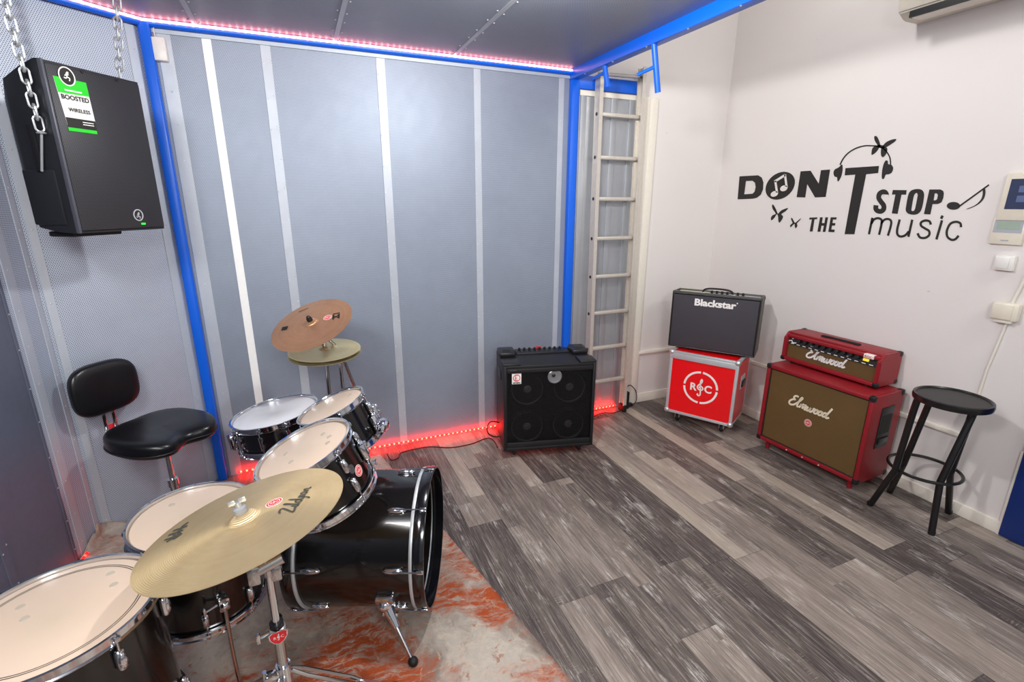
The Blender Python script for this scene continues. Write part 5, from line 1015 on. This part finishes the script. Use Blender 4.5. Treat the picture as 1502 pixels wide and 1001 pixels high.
obj('inner_ring', B().lathe([(BR-.012, -.05), (BR-.034, -.046), (BR-.034, -.040), (BR-.012, -.036)], 80, closed=True), 'black_hoop', bdm)
obj('rear_head', B().lathe([(0, -L+.045), (BR-.01, -L+.05)], 64), 'white_head', bdm)
VA = atan2(-.9, -.12)
for k in range(8):
    for fr in (1, -1):
        a = rad(-100)+2*pi*k/8; mm = Matrix.Rotation(a, 4, 'Z')
        z0 = -.115 if fr > 0 else -L+.115; zc = -.004 if fr > 0 else -L+.004
        lg_ = obj('lug', B().ball((Rs+.008, 0, z0), .016, (.7, .75, 2.4), 14, mm).box((Rs+.003, 0, z0), (.012, .022, .06), .004, mm), 'chrome', bdm)
        obj('tension_rod', B().tube([mm @ Vector((Rs+.018, 0, z0)), mm @ Vector((BR+.007, 0, zc))], .0032, 8).box((BR+.004, 0, -.012 if fr > 0 else -L+.012), (.008, .016, .026), .003, mm), 'chrome', lg_)
# spurs
def spur(px, py, fx_, fy_, label):
    foot = at_z(fx_, fy_, .02)
    fl_ = bmx.inverted() @ foot
    base = bmx.inverted() @ on_plane(px, py, BC, (-FWD.x, -FWD.y, 0))
    ang = label
    mm = Matrix.Rotation(ang, 4, 'Z'); zc = -.155
    p0 = mm @ Vector((Rs+.012, 0, zc))
    s = obj('spur', B().box((Rs+.010, 0, zc), (.03, .075, .07), .008, mm), 'chrome', bdm)
    obj('spur_knuckle', B().tube([p0, p0.lerp(fl_, .18), p0.lerp(fl_, .42)], [.027, .021, .014], 12).ball(mm @ Vector((Rs+.02, .0, zc)), .029, seg=12).tube([p0.lerp(fl_, .2)+(mm @ Vector((0, .0, .03))), p0.lerp(fl_, .2)-(mm @ Vector((0, 0, .03)))], .008, 10), 'chrome', s)
    obj('spur_rod', B().tube([p0.lerp(fl_, .3), p0.lerp(fl_, .95)], .0065, 10), 'worn_chrome', s)
    obj('rubber_tip', B().ball(fl_, .019, seg=14), 'black_rubber', s)
    return s
f_ = bmx.inverted() @ at_z(606, 971, .02)
spur(580, 872, 606, 971, rad(112))
# far spur mirrored
f2_ = Vector((f_.x, -f_.y, f_.z)); mm = Matrix.Rotation(rad(-112), 4, 'Z'); p0 = mm @ Vector((Rs+.012, 0, -.155))
s = obj('spur', B().box((Rs+.008, 0, -.155), (.02, .06, .05), .006, mm), 'chrome', bdm)
obj('spur_rod', B().tube([p0, p0.lerp(f2_, .95)], .0075, 10), 'worn_chrome', s); obj('rubber_tip', B().ball(f2_, .019, seg=14), 'black_rubber', s)

# rack toms on the double holder
T2N = Vector((-.35, -.006, .937)); T2C = Vector((-.062, 1.735, .831)); t2m = frame(T2C, T2N, (1, 0, 0))
tom2 = drum('rack_tom', 'larger black rack tom with cream head behind the big brass cymbal', 'drum', t2m, .165, .235, 6, a0=rad(-50), lug='block')
dampers(tom2, t2m, [(420, 666), (427, 678), (474, 637), (481, 650), (483, 641)])
T1N = Vector((-.353, .077, .933)); T1C = Vector((.0525, 2.075, .843)); t1m = frame(T1C, T1N, (1, 0, 0))
tom1 = drum('rack_tom', 'smaller black rack tom with cream head between the snare and the bass drum', 'drum', t1m, .1385, .205, 6, a0=rad(-20), lug='block')
dampers(tom1, t1m, [(513, 580)])
for tm_, R_, dep, pq, nm, tr in ((t2m, .159, .235, (527, 692), 1, tom2),):
    # find the shell angle facing the camera at the badge
    ax = tm_.to_3x3() @ Vector((0, 0, 1)); best = None
    for ka in range(0, 360, 2):
        for kz in range(4, 22):
            P = tm_ @ Vector((R_*cos(rad(ka)), R_*sin(rad(ka)), -kz*.01)); nrm = tm_.to_3x3() @ Vector((cos(rad(ka)), sin(rad(ka)), 0))
            if nrm.dot(EYE-P) < 0: continue
            v = P-EYE; dd = v.dot(FWD); e = (CX+FPX*v.dot(RIGHT)/dd-pq[0])**2+(CY-FPX*v.dot(UP)/dd-pq[1])**2
            if best is None or e < best[0]: best = (e, rad(ka), -kz*.01)
    roc_sticker(tr, side_frame(R_, best[1], best[2]), .021)
    vent = obj('badge', B().poly([disc_pts(0, 0, .013, .018)], side_frame(R_, best[1]-.16, best[2]+.03), .0012), 'knob_grey', tr)
hold = thing('tom_holder', 'chrome double tom holder standing on the bass drum', 'drum hardware', (.135, 1.9, .575))
hb = lambda p: Vector(p)-Vector((.135, 1.9, .575))
obj('base_plate', B().box((0, 0, .006), (.07, .09, .02), .006), 'chrome', hold)
obj('post', B().tube([(0, 0, 0), (0, 0, .11)], .0125, 14), 'chrome', hold)
obj('clamp', B().ball((0, 0, .10), .030, (1.1, 1.3, .8), 16).box((0, .055, .095), (.05, .055, .045), .012).box((0, -.055, .095), (.05, .055, .045), .012), 'chrome', hold)
obj('tom_mount', B().box((.1385+.006, 0, -.15), (.02, .06, .085), .008, Matrix.Rotation(rad(-25), 4, 'Z')).ball((.1385+.028, 0, -.165), .034, (.8, 1.2, .8), 14, Matrix.Rotation(rad(-25), 4, 'Z')).box((.1385+.035, -.045, -.165), (.03, .04, .03), .01, Matrix.Rotation(rad(-25), 4, 'Z')), 'chrome', tom1)
for tmx, yy, R_, lab in ((t1m, .07, .1385, 'a'), (t2m, -.07, .165, 'b')):
    tgt = tmx @ Vector((R_+.012, 0, -.12)); obj('tom_arm', B().tube(catmull([(0, yy*.7, .095), (-.0, yy*1.15, .11), hb(tgt)+Vector((.01, 0, -.02)), hb(tgt)], 6), .0085, 12), 'chrome', hold)
    obj('wing_bolt', B().tube([(.02, yy, .095), (.055, yy, .095)], .006, 10).box((.058, yy, .095), (.010, .034, .014), .004), 'chrome', hold)
    mm = Matrix.Rotation(0, 4, 'Z'); obj('tom_bracket', B().box((R_+.008, 0, -.12), (.026, .05, .07), .008).box((R_+.022, .0, -.10), (.016, .03, .024), .006), 'chrome', tom1 if lab == 'a' else tom2)

# floor toms
F2C = Vector((-.43, 1.785, .631)); f2m = frame(F2C, Vector((.02, -.05, .998)), (1, 0, 0))
ft2 = drum('floor_tom', 'middle black floor tom with a cream head partly under the big brass cymbal', 'drum', f2m, .1855, .37, 8, a0=rad(-38), lug='block')
dampers(ft2, f2m, [(252, 741)])
F1C = Vector((-.649, 1.348, .692)); f1m = frame(F1C, Vector((-.03, .03, .999)), (1, 0, 0))
ft1 = drum('floor_tom', 'largest black floor tom with a ringed cream head at the lower left', 'drum', f1m, .211, .42, 8, a0=rad(-42), lug='block')
dampers(ft1, f1m, [(30, 891), (36, 908), (162, 842), (167, 858)])
obj('head_ring_print', B().lathe([(.1785, -.0085), (.1806, -.0085)], 72).lathe([(.1728, -.0085), (.1749, -.0085)], 72), 'print_black', ft1)
def floor_leg(root, mat, R, a, z, foot_r=1.22, bend=True):
    mm = Matrix.Rotation(a, 4, 'Z'); inv = mat.inverted()
    br = obj('leg_bracket', B().box((R+.010, 0, z), (.028, .036, .05), .008, mm).ball(mm @ Vector((R+.02, 0, z)), .017, seg=12).tube([mm @ Vector((R+.016, -.02, z+.012)), mm @ Vector((R+.02, -.055, z+.012))], .005, 8).box((R+.02, -.058, z+.012), (.008, .008, .03), .003, mm), 'chrome', root)
    top = mm @ Vector((R+.02, 0, z+.03)); knee = mm @ Vector((R+.02, 0, z-.20)); wf = mat @ (mm @ Vector((R*foot_r, 0, z-.3))); wf.z = .012; ft = inv @ wf
    obj('leg', B().tube(catmull([top, knee.lerp(top, .6), knee, ft], 5), .0065, 10), 'worn_chrome', root)
    obj('rubber_foot', B().ball(ft, .015, (1, 1, 1), 12), 'black_rubber', root)
for a in (rad(-66), rad(22), rad(165)): floor_leg(ft2, f2m, .18, a, -.255)
for a in (rad(-28), rad(-150), rad(90)): floor_leg(ft1, f1m, .205, a, -.33)

# snare drum and stand
S_C = Vector((-.186, 2.419, .715)); sm_ = frame(S_C, Vector((-.131, .037, .991)), (1, 0, 0))
sn = drum('snare_drum', 'black and chrome snare drum with white head in front of the white strip', 'drum', sm_, .1855, .15, 10, head='white_head', a0=rad(-74), lug='tube', shell='black_hoop')
obj('strainer', B().box((-.2, .0, -.075), (.03, .045, .07), .006, Matrix.Rotation(rad(18), 4, 'Z')).tube([(-.20, -.08, -.03), (-.20, -.08, -.10)], .006, 8), 'chrome', sn)
sst = thing('snare_stand', 'chrome snare stand under the snare drum', 'drum stand', (S_C.x+.02, S_C.y, 0))
obj('column', B().tube([(0, 0, .12), (0, 0, .50)], .012, 12), 'chrome', sst)
for k in range(3):
    a = 2*pi*k/3+.3; e1 = sm_ @ Vector((.17*cos(a), .17*sin(a), -.165)); e1 = e1-Vector((S_C.x+.02, S_C.y, 0)); e2 = sm_ @ Vector((.198*cos(a), .198*sin(a), -.125)); e2 = e2-Vector((S_C.x+.02, S_C.y, 0))
    ao = obj('basket_arm', B().tube([(0, 0, .5), e1, e2], .006, 8), 'chrome', sst); obj('arm_tip', B().ball(e2, .010, seg=10), 'black_rubber', ao)
    obj('leg', B().tube([(0, 0, .30), (.22*cos(a), .22*sin(a), .02)], .007, 8).tube([(0, 0, .13), (.11*cos(a), .11*sin(a), .16)], .005, 8), 'chrome', sst)

# cymbals
def cymbal(name, label, c, n, R, mat, xdir, bell=.16, bow=.10):
    mm = frame(c, n, xdir)
    r = thing(name, label, 'cymbal', mat=mm, group='pair of hi-hat cymbals' if name.startswith('hi_hat') else None)
    br = R*bell; z0 = R*.035
    top = [(.006, z0+br*.46), (br*.35, z0+br*.43), (br*.7, z0+br*.28), (br*.92, z0+br*.08), (br*1.06, z0-.001)]
    for k in range(1, 17):
        t_ = k/16; q = br*1.06+(R-br*1.06)*t_; top.append((q, z0*(1-t_**1.7)-.0005))
    prof = top+[(R, -.0018)]+[(a, z-.0016) for a, z in reversed(top[:-1])]
    obj('disc', B().lathe(prof, 96, closed=True), mat, r, angle=50)
    zt = z0+br*.46
    return r, mm, zt
def zof(R, r, bell=.16):
    br = R*bell; z0 = R*.035; t_ = max(0, (r-br*1.06)/(R-br*1.06)); return z0*(1-t_**1.7)+.0006
def marks(R, rot, r0):
    """frame on the cymbal surface: a runs along, c outwards"""
    def f(a, c, t):
        x, y = r0+c, a; rr = sqrt(x*x+y*y); X = x*cos(rot)-y*sin(rot); Y = x*sin(rot)+y*cos(rot)
        return (X, Y, zof(R, rr)+t*.6)
    return f
def ang_on(mm, px, py):
    p = local_of(mm, px, py, .004); return atan2(p.y, p.x), sqrt(p.x**2+p.y**2)

RC = Vector((-.204, 1.297, .862)); RN = Vector((-.213, .109, .971))
ride, rm, rz_ = cymbal('ride_cymbal', 'large brass cymbal tilted over the floor toms in the foreground', RC, RN, .254, 'ride_brass', (1, 0, 0))
def lettering_on(mm, R, p_from, p_to, root, kind):
    a = local_of(mm, *p_from, z=.004); c = local_of(mm, *p_to, z=.004); d = (c-a); d.z = 0; L = d.length; d.normalize(); nrm = Vector((-d.y, d.x, 0)); mid = (a+c)/2
    def f(x, y, t):
        q = mid+d*x+nrm*y; return (q.x, q.y, zof(R, sqrt(q.x**2+q.y**2))+t*.6)
    return f, L
f, L_ = lettering_on(rm, .254, (431, 752), (457, 716), ride, 'z'); b = B(); script_word(b, ZIL, f, L_*1.05, 2.8, .15, .12); obj('lettering', b, 'print_grey', ride)
f, L_ = lettering_on(rm, .254, (242, 796), (277, 766), ride, 'z'); b = B(); strokes(b, [[(x*L_, y*L_) for x, y in s_] for s_ in ([(-.5, -.05), (-.3, -.12), (-.1, .0), (.1, -.02), (.3, .06), (.5, .02)], [(-.35, .16), (-.25, -.25)], [(-.1, .25), (.02, -.2)], [(.12, .28), (.25, -.16)], [(-.42, -.22), (-.2, -.3), (-.12, -.12)])], .1*L_, f); obj('lettering', b, 'print_grey', ride)
p = local_of(rm, 403, 740, .004); roc_sticker(ride, lambda a, c, t: (p.x+a, p.y+c, zof(.254, sqrt((p.x+a)**2+(p.y+c)**2))+t*.8), .022)
def topper(root, zt, wing=True, felt='grey_felt', fr=.017):
    fo = obj('felt', B().lathe([(0, zt-.002), (fr*.9, zt-.002), (fr, zt+.002), (fr*.95, zt+.014), (fr*.6, zt+.017), (0, zt+.017)], 24), felt, root)
    if wing:
        wn = B().lathe([(0, zt+.017), (.008, zt+.017), (.007, zt+.030), (0, zt+.031)], 14)
        for s_ in (-1, 1): wn.box((s_*.013, 0, zt+.032), (.018, .005, .014), .003, Matrix.Rotation(0, 4, 'Z'))
        obj('wing_nut', wn, 'zinc', root)
topper(ride, rz_)

KC = Vector((.02, 2.579, 1.082)); KN = Vector((-.326, -.321, .889))
crash, km, kz = cymbal('crash_cymbal', 'tilted bronze cymbal above the hi-hat in front of the steel wall', KC, KN, .2032, 'crash_bronze', (1, 0, 0))
topper(crash, kz, False, 'black_rubber', .014); obj('wing_nut', B().ball((0, 0, kz+.018), .011, seg=12), 'black_plastic', crash)
def flat_mark(root, mm, R, px, py, ex, ey, loops=None, strk=None, mat='print_black', size=.04, w=.2, name='lettering'):
    a = local_of(mm, px, py, .004); c = local_of(mm, ex, ey, .004); d = (c-a); d.z = 0; d.normalize(); nrm = Vector((-d.y, d.x, 0))
    def f(x, y, t):
        q = a+d*x*size+nrm*y*size; return (q.x, q.y, zof(R, sqrt(q.x**2+q.y**2))+t*.6)
    b = B()
    for lp in loops or []: b.poly(lp, f)
    if strk: strokes(b, strk, w, f, smooth=False)
    return obj(name, b, mat, root)
flat_mark(crash, km, .2032, 493, 465, 494, 455, strk=[[(-.6, .45), (.6, .45)], [(-.6, -.45), (.6, -.45)], [(-.35, .45), (0, 0), (.35, .45)], [(-.35, -.45), (0, 0), (.35, -.45)], [(.85, -.55), (.85, .55)]], size=.032, w=.24)
flat_mark(crash, km, .2032, 417.5, 482, 421, 476, loops=[[[(-.6, -.8), (.7, -.6), (.6, .8), (-.7, .6)]]], size=.022)
flat_mark(crash, km, .2032, 445, 455, 455, 451, strk=[[(-.9, 0), (.9, 0)]], size=.028, w=.16)
p2 = local_of(km, 481, 466.5, .004); roc_sticker(crash, lambda a, c, t: (p2.x+a, p2.y+c, zof(.2032, sqrt((p2.x+a)**2+(p2.y+c)**2))+t*.8), .021)

HC = Vector((.068, 2.626, .930))
hat, hm, hz_ = cymbal('hi_hat_cymbal', 'upper brass hi-hat cymbal below the tilted bronze cymbal', HC, Vector((-.013, -.06, .998)), .178, 'hat_brass', (1, 0, 0))
obj('clutch', B().lathe([(0, hz_), (.012, hz_), (.012, hz_+.02), (.007, hz_+.022), (.007, hz_+.05), (0, hz_+.05)], 14), 'worn_chrome', hat)
hat2, _, _ = cymbal('hi_hat_cymbal', 'lower brass hi-hat cymbal facing up under its twin', HC+Vector((0, 0, -.022)), Vector((.013, .06, -.998)), .178, 'hat_brass', (1, 0, 0))

def tripod(root, r, z_top, z_foot_hub, n=3, a0=0.0, tube=.0085, double=False):
    for k in range(n):
        a = a0+2*pi*k/n; e = Vector((r*cos(a), r*sin(a), .018)); mid = Vector((r*.52*cos(a), r*.52*sin(a), .018+(z_top-.018)*.48))
        o = obj('leg', B().tube([(0.012*cos(a), .012*sin(a), z_top), e], tube, 10), 'worn_chrome', root)
        obj('leg_brace', B().tube([(0, 0, z_foot_hub), mid], tube*.7, 8), 'worn_chrome', o)
        obj('rubber_foot', B().ball(e, .018, seg=12), 'black_rubber', o)
# hi-hat stand
hs = thing('hi_hat_stand', 'chrome hi-hat stand behind the snare drum', 'drum stand', (HC.x, HC.y, 0))
obj('column', B().tube([(0, 0, .10), (0, 0, .62)], .0125, 14).tube([(0, 0, .6), (0, 0, HC.z-.045)], .010, 14), 'worn_chrome', hs)
obj('seat_cup', B().lathe([(0, HC.z-.05), (.014, HC.z-.05), (.02, HC.z-.034), (0, HC.z-.034)], 18), 'black_plastic', hs)
obj('pull_rod', B().tube([(0, 0, HC.z-.05), (0, 0, HC.z+.12)], .003, 8), 'chrome', hs)
tripod(hs, .26, .33, .12, a0=.5)
# crash stand
cp_ = at_y(499.5, 540, 2.69)
cs = thing('cymbal_stand', 'chrome boom stand holding the tilted bronze cymbal', 'drum stand', (cp_.x, 2.69, 0), 0, 'cymbal stands')
T = at_y(496, 511, 2.69); tz = T.z
obj('column', B().tube([(0, 0, .10), (0, 0, .55)], .0135, 14).tube([(0, 0, .5), (0, 0, tz)], .0105, 14), 'chrome', cs)
tl = KC-Vector((cp_.x, 2.69, 0))-KN.normalized()*.02
obj('boom_arm', B().tube([(0, 0, tz), tl], .008, 12).tube([(.004, 0, tz-.01), (.07, .05, tz-.26)], .009, 12), 'worn_chrome', cs)
obj('tilter', B().ball((0, 0, tz), .022, (1.1, .9, 1), 14).tube([(-.03, -.01, tz), (.03, .01, tz)], .011, 12).box((.038, .012, tz), (.012, .012, .034), .004).ball(tl, .014, seg=12), 'chrome', cs)
obj('cymbal_post', B().tube([tl, tl+KN.normalized()*.03], .004, 8), 'chrome', cs)
tripod(cs, .27, .36, .12, a0=-.6)
# ride stand
RX, RY = -.172, 1.315
rs = thing('cymbal_stand', 'chrome stand with a red clamp badge holding the large brass cymbal', 'drum stand', (RX, RY, 0), 0, 'cymbal stands')
lo_ = lambda p: Vector(p)-Vector((RX, RY, 0))
zl = at_y(401, 921, RY).z; zt_ = at_y(401, 838, RY).z
obj('lower_tube', B().tube([(0, 0, .06), (0, 0, zl)], .0145, 18), 'worn_chrome', rs)
obj('upper_tube', B().tube([(0, 0, zl-.02), (0, 0, zt_)], .0105, 18), 'chrome', rs)
obj('collar', B().tube([(0, 0, zl-.016), (0, 0, zl+.016)], .019, 18), 'black_plastic', rs)
view = Vector((-RX, -RY, 0)).normalized(); side_ = Vector((view.y, -view.x, 0))
cl_ = obj('memory_lock', B().box((0, 0, zl-.012), (.042, .042, .03), .010), 'case_aluminium', rs)
pf = lambda a, c, t: view*(.022+t)-side_*a+Vector((0, 0, zl-.016+c))
heart = [(-.022, .012), (-.014, .017), (.014, .017), (.022, .012), (.021, -.002), (.012, -.016), (0, -.022), (-.012, -.016), (-.021, -.002)]
pf = lambda a, c, t: view*(.0225+t)+Vector((-view.y, view.x, 0))*a+Vector((0, 0, zl-.016+c))
obj('badge_rim', B().poly([[(a*1.14, c*1.14) for a, c in heart]], pf, .002), 'chrome', cl_); obj('badge', B().poly([heart], lambda a, c, t: pf(a, c, t+.0022), .0008), 'sticker_red', cl_)
b = B(); text_into(b, 'R', lambda a, c, t: pf(a-.010, c-.003, t+.0032), .013); text_into(b, 'C', lambda a, c, t: pf(a+.010, c-.003, t+.0032), .013); strokes(b, [[(x*.012, y*.012+.002) for x, y in CLEF[0]]], .0016, lambda a, c, t: pf(a, c, t+.0032)); obj('badge_mark', b, 'letter_white', cl_)
sdv = Vector((-view.y, view.x, 0))
obj('wing_bolt', B().tube([-sdv*.02+Vector((0, 0, zl-.012)), -sdv*.045+Vector((0, 0, zl-.016))], .005, 8).box(-sdv*.05+Vector((0, 0, zl-.018)), (.012, .012, .034), .004), 'chrome', rs)
rt_ = lo_(RC)-RN.normalized()*.012
obj('tilter', B().tube([(0, 0, zt_-.01), (0, 0, zt_+.02)], .013, 14).tube([Vector((0, 0, zt_+.015))-sdv*.034, Vector((0, 0, zt_+.035))+sdv*.040], .0185, 16).box(-sdv*.034+Vector((0, 0, zt_+.01)), (.034, .034, .06), .008).box(sdv*.02+Vector((0, 0, zt_-.005)), (.03, .03, .05), .008), 'worn_chrome', rs)
obj('boom_arm', B().tube([(0, 0, zt_+.02), rt_], .0085, 12), 'chrome', rs)
obj('cymbal_post', B().tube([rt_, rt_+RN.normalized()*.065], .004, 8), 'chrome', rs)
zh = at_y(421, 985, RY).z
obj('hub', B().tube([(0, 0, zh-.03), (0, 0, zh+.03)], .021, 16).box(-sdv*.03+Vector((0, 0, zh)), (.04, .03, .03), .006).tube([-sdv*.04+Vector((0, 0, zh)), -sdv*.07+Vector((0, 0, zh-.03))], .008, 10).tube([-sdv*.05+Vector((0, 0, zh+.03)), -sdv*.05+Vector((0, 0, zh-.04))], .006, 10), 'chrome', rs)
ld = (at_z(540, 998, .12)-Vector((RX, RY, .12))); a0 = atan2(ld.y, ld.x)
for k in range(3):
    a = a0+2*pi*k/3; d = Vector((cos(a), sin(a), 0)); s_ = Vector((-d.y, d.x, 0)); e = d*.33+Vector((0, 0, .02)); h0 = Vector((0, 0, zh))+d*.02
    b = B()
    for q in (-1, 1): b.tube([h0+s_*q*.006, h0.lerp(e, .12)+s_*q*.016, h0.lerp(e, .55)+s_*q*.016, h0.lerp(e, .68)+s_*q*.004], .006, 8)
    b.tube([h0.lerp(e, .64), e], .011, 8)
    o = obj('leg', b, 'worn_chrome', rs)
    obj('leg_brace', B().tube([(0, 0, .07), h0.lerp(e, .6)], .006, 8), 'worn_chrome', o); obj('rubber_foot', B().ball(e, .02, seg=12), 'black_rubber', o)

# cables
tag(obj('cable', B().tube(catmull([at_z(*q, .006) for q in ((568, 666), (574, 675), (584, 672), (590, 664), (628, 656), (660, 657), (690, 652), (718, 643))]+[Vector((1.14, 2.92, .006))], 5), .004, 8), 'cable_black'), 'thin black cable lying along the red LED strip left of the bass amplifier', 'cable', 'thin floor cables')
eb = Vector((1.165, 2.98, 0))
lp0 = on_plane(730, 640, (1.12, 2.93, 0), (0, 1, 0))
tag(obj('cable_loop', B().tube(catmull([at_y(732, 620, 2.95), at_y(720, 619, 2.95), at_y(714.5, 628, 2.95), at_y(717, 637, 2.95), at_y(726, 641, 2.95), at_y(735, 640, 2.95)], 6), .0045, 8), 'cable_black'), 'black cable loop sticking out beside the left side of the bass amplifier', 'cable')
pw = at_z(922, 602, .02)
ps = thing('power_adapter', 'black power adapter standing at the foot of the ladder', 'power adapter', (pw.x+.03, D-.08, 0))
obj('body', B().box((0, 0, .075), (.035, .04, .15), .006), 'black_plastic', ps)
obj('plug', B().box((.03, -.005, .03), (.05, .035, .03), .006), 'black_plastic', ps)
tag(obj('cable', B().tube(catmull([(pw.x+.02, D-.07, .17), (pw.x+.08, D-.05, .19), (pw.x+.15, D-.045, .12), (pw.x+.145, D-.06, .03), (pw.x+.05, D-.09, .008)], 6), .0035, 8), 'cable_black'), 'thin dark cable looping up beside the ladder foot in front of the white wall', 'cable', 'thin floor cables')
tag(obj('cable', B().tube(catmull([(pw.x-.0, D-.10, .006), at_z(900, 606, .006), at_z(885, 606, .006), at_z(870, 612, .006), (1.72, 2.95, .006)], 6), .0035, 8), 'cable_black'), 'thin black cable on the floor between the bass amplifier and the ladder', 'cable', 'thin floor cables')
# ================================================================== LIGHT
def area(name, loc, target, size, power, color=(1, 1, 1)):
    l = bpy.data.lights.new(name, 'AREA'); l.shape = 'DISK'; l.size = size; l.energy = power; l.color = color
    o = bpy.data.objects.new(name, l); COL.objects.link(o); o.location = loc
    o.rotation_euler = (Vector(target)-Vector(loc)).to_track_quat('-Z', 'Y').to_euler(); return o
area('booth_lamp_left', (-.7, .5, 2.44), (.2, 2.2, .7), .6, 38, (1, .98, .96))
pl = bpy.data.lights.new('booth_lamp_right', 'POINT'); pl.shadow_soft_size = .05; pl.energy = 60; pl.color = (1, .975, .95)
po = bpy.data.objects.new('booth_lamp_right', pl); COL.objects.link(po); po.location = (.85, 1.75, 2.42)
area('booth_lamp_rear', (.2, -1.0, 2.44), (.5, 2.2, .4), .9, 58, (1, .98, .96))
area('hall_lamp', (2.2, 2.05, 3.2), (3.2, 2.3, 2.8),   .2, 5.5, (1, .97, .94))
area('hall_lamp_rear', (2.5, -.6, 3.4), (2.4, 1.4, 0), .9, 26, (1, .975, .95))
w = bpy.data.worlds.new('world'); scene.world = w; w.use_nodes = True
w.node_tree.nodes['Background'].inputs[0].default_value = (.95, .97, 1, 1); w.node_tree.nodes['Background'].inputs[1].default_value = .36
vs = scene.view_settings; scene.display_settings.display_device = 'sRGB'
vs.view_transform = 'Standard'; vs.look = 'None'; vs.gamma = 1; vs.use_curve_mapping = False; vs.exposure = 0.22
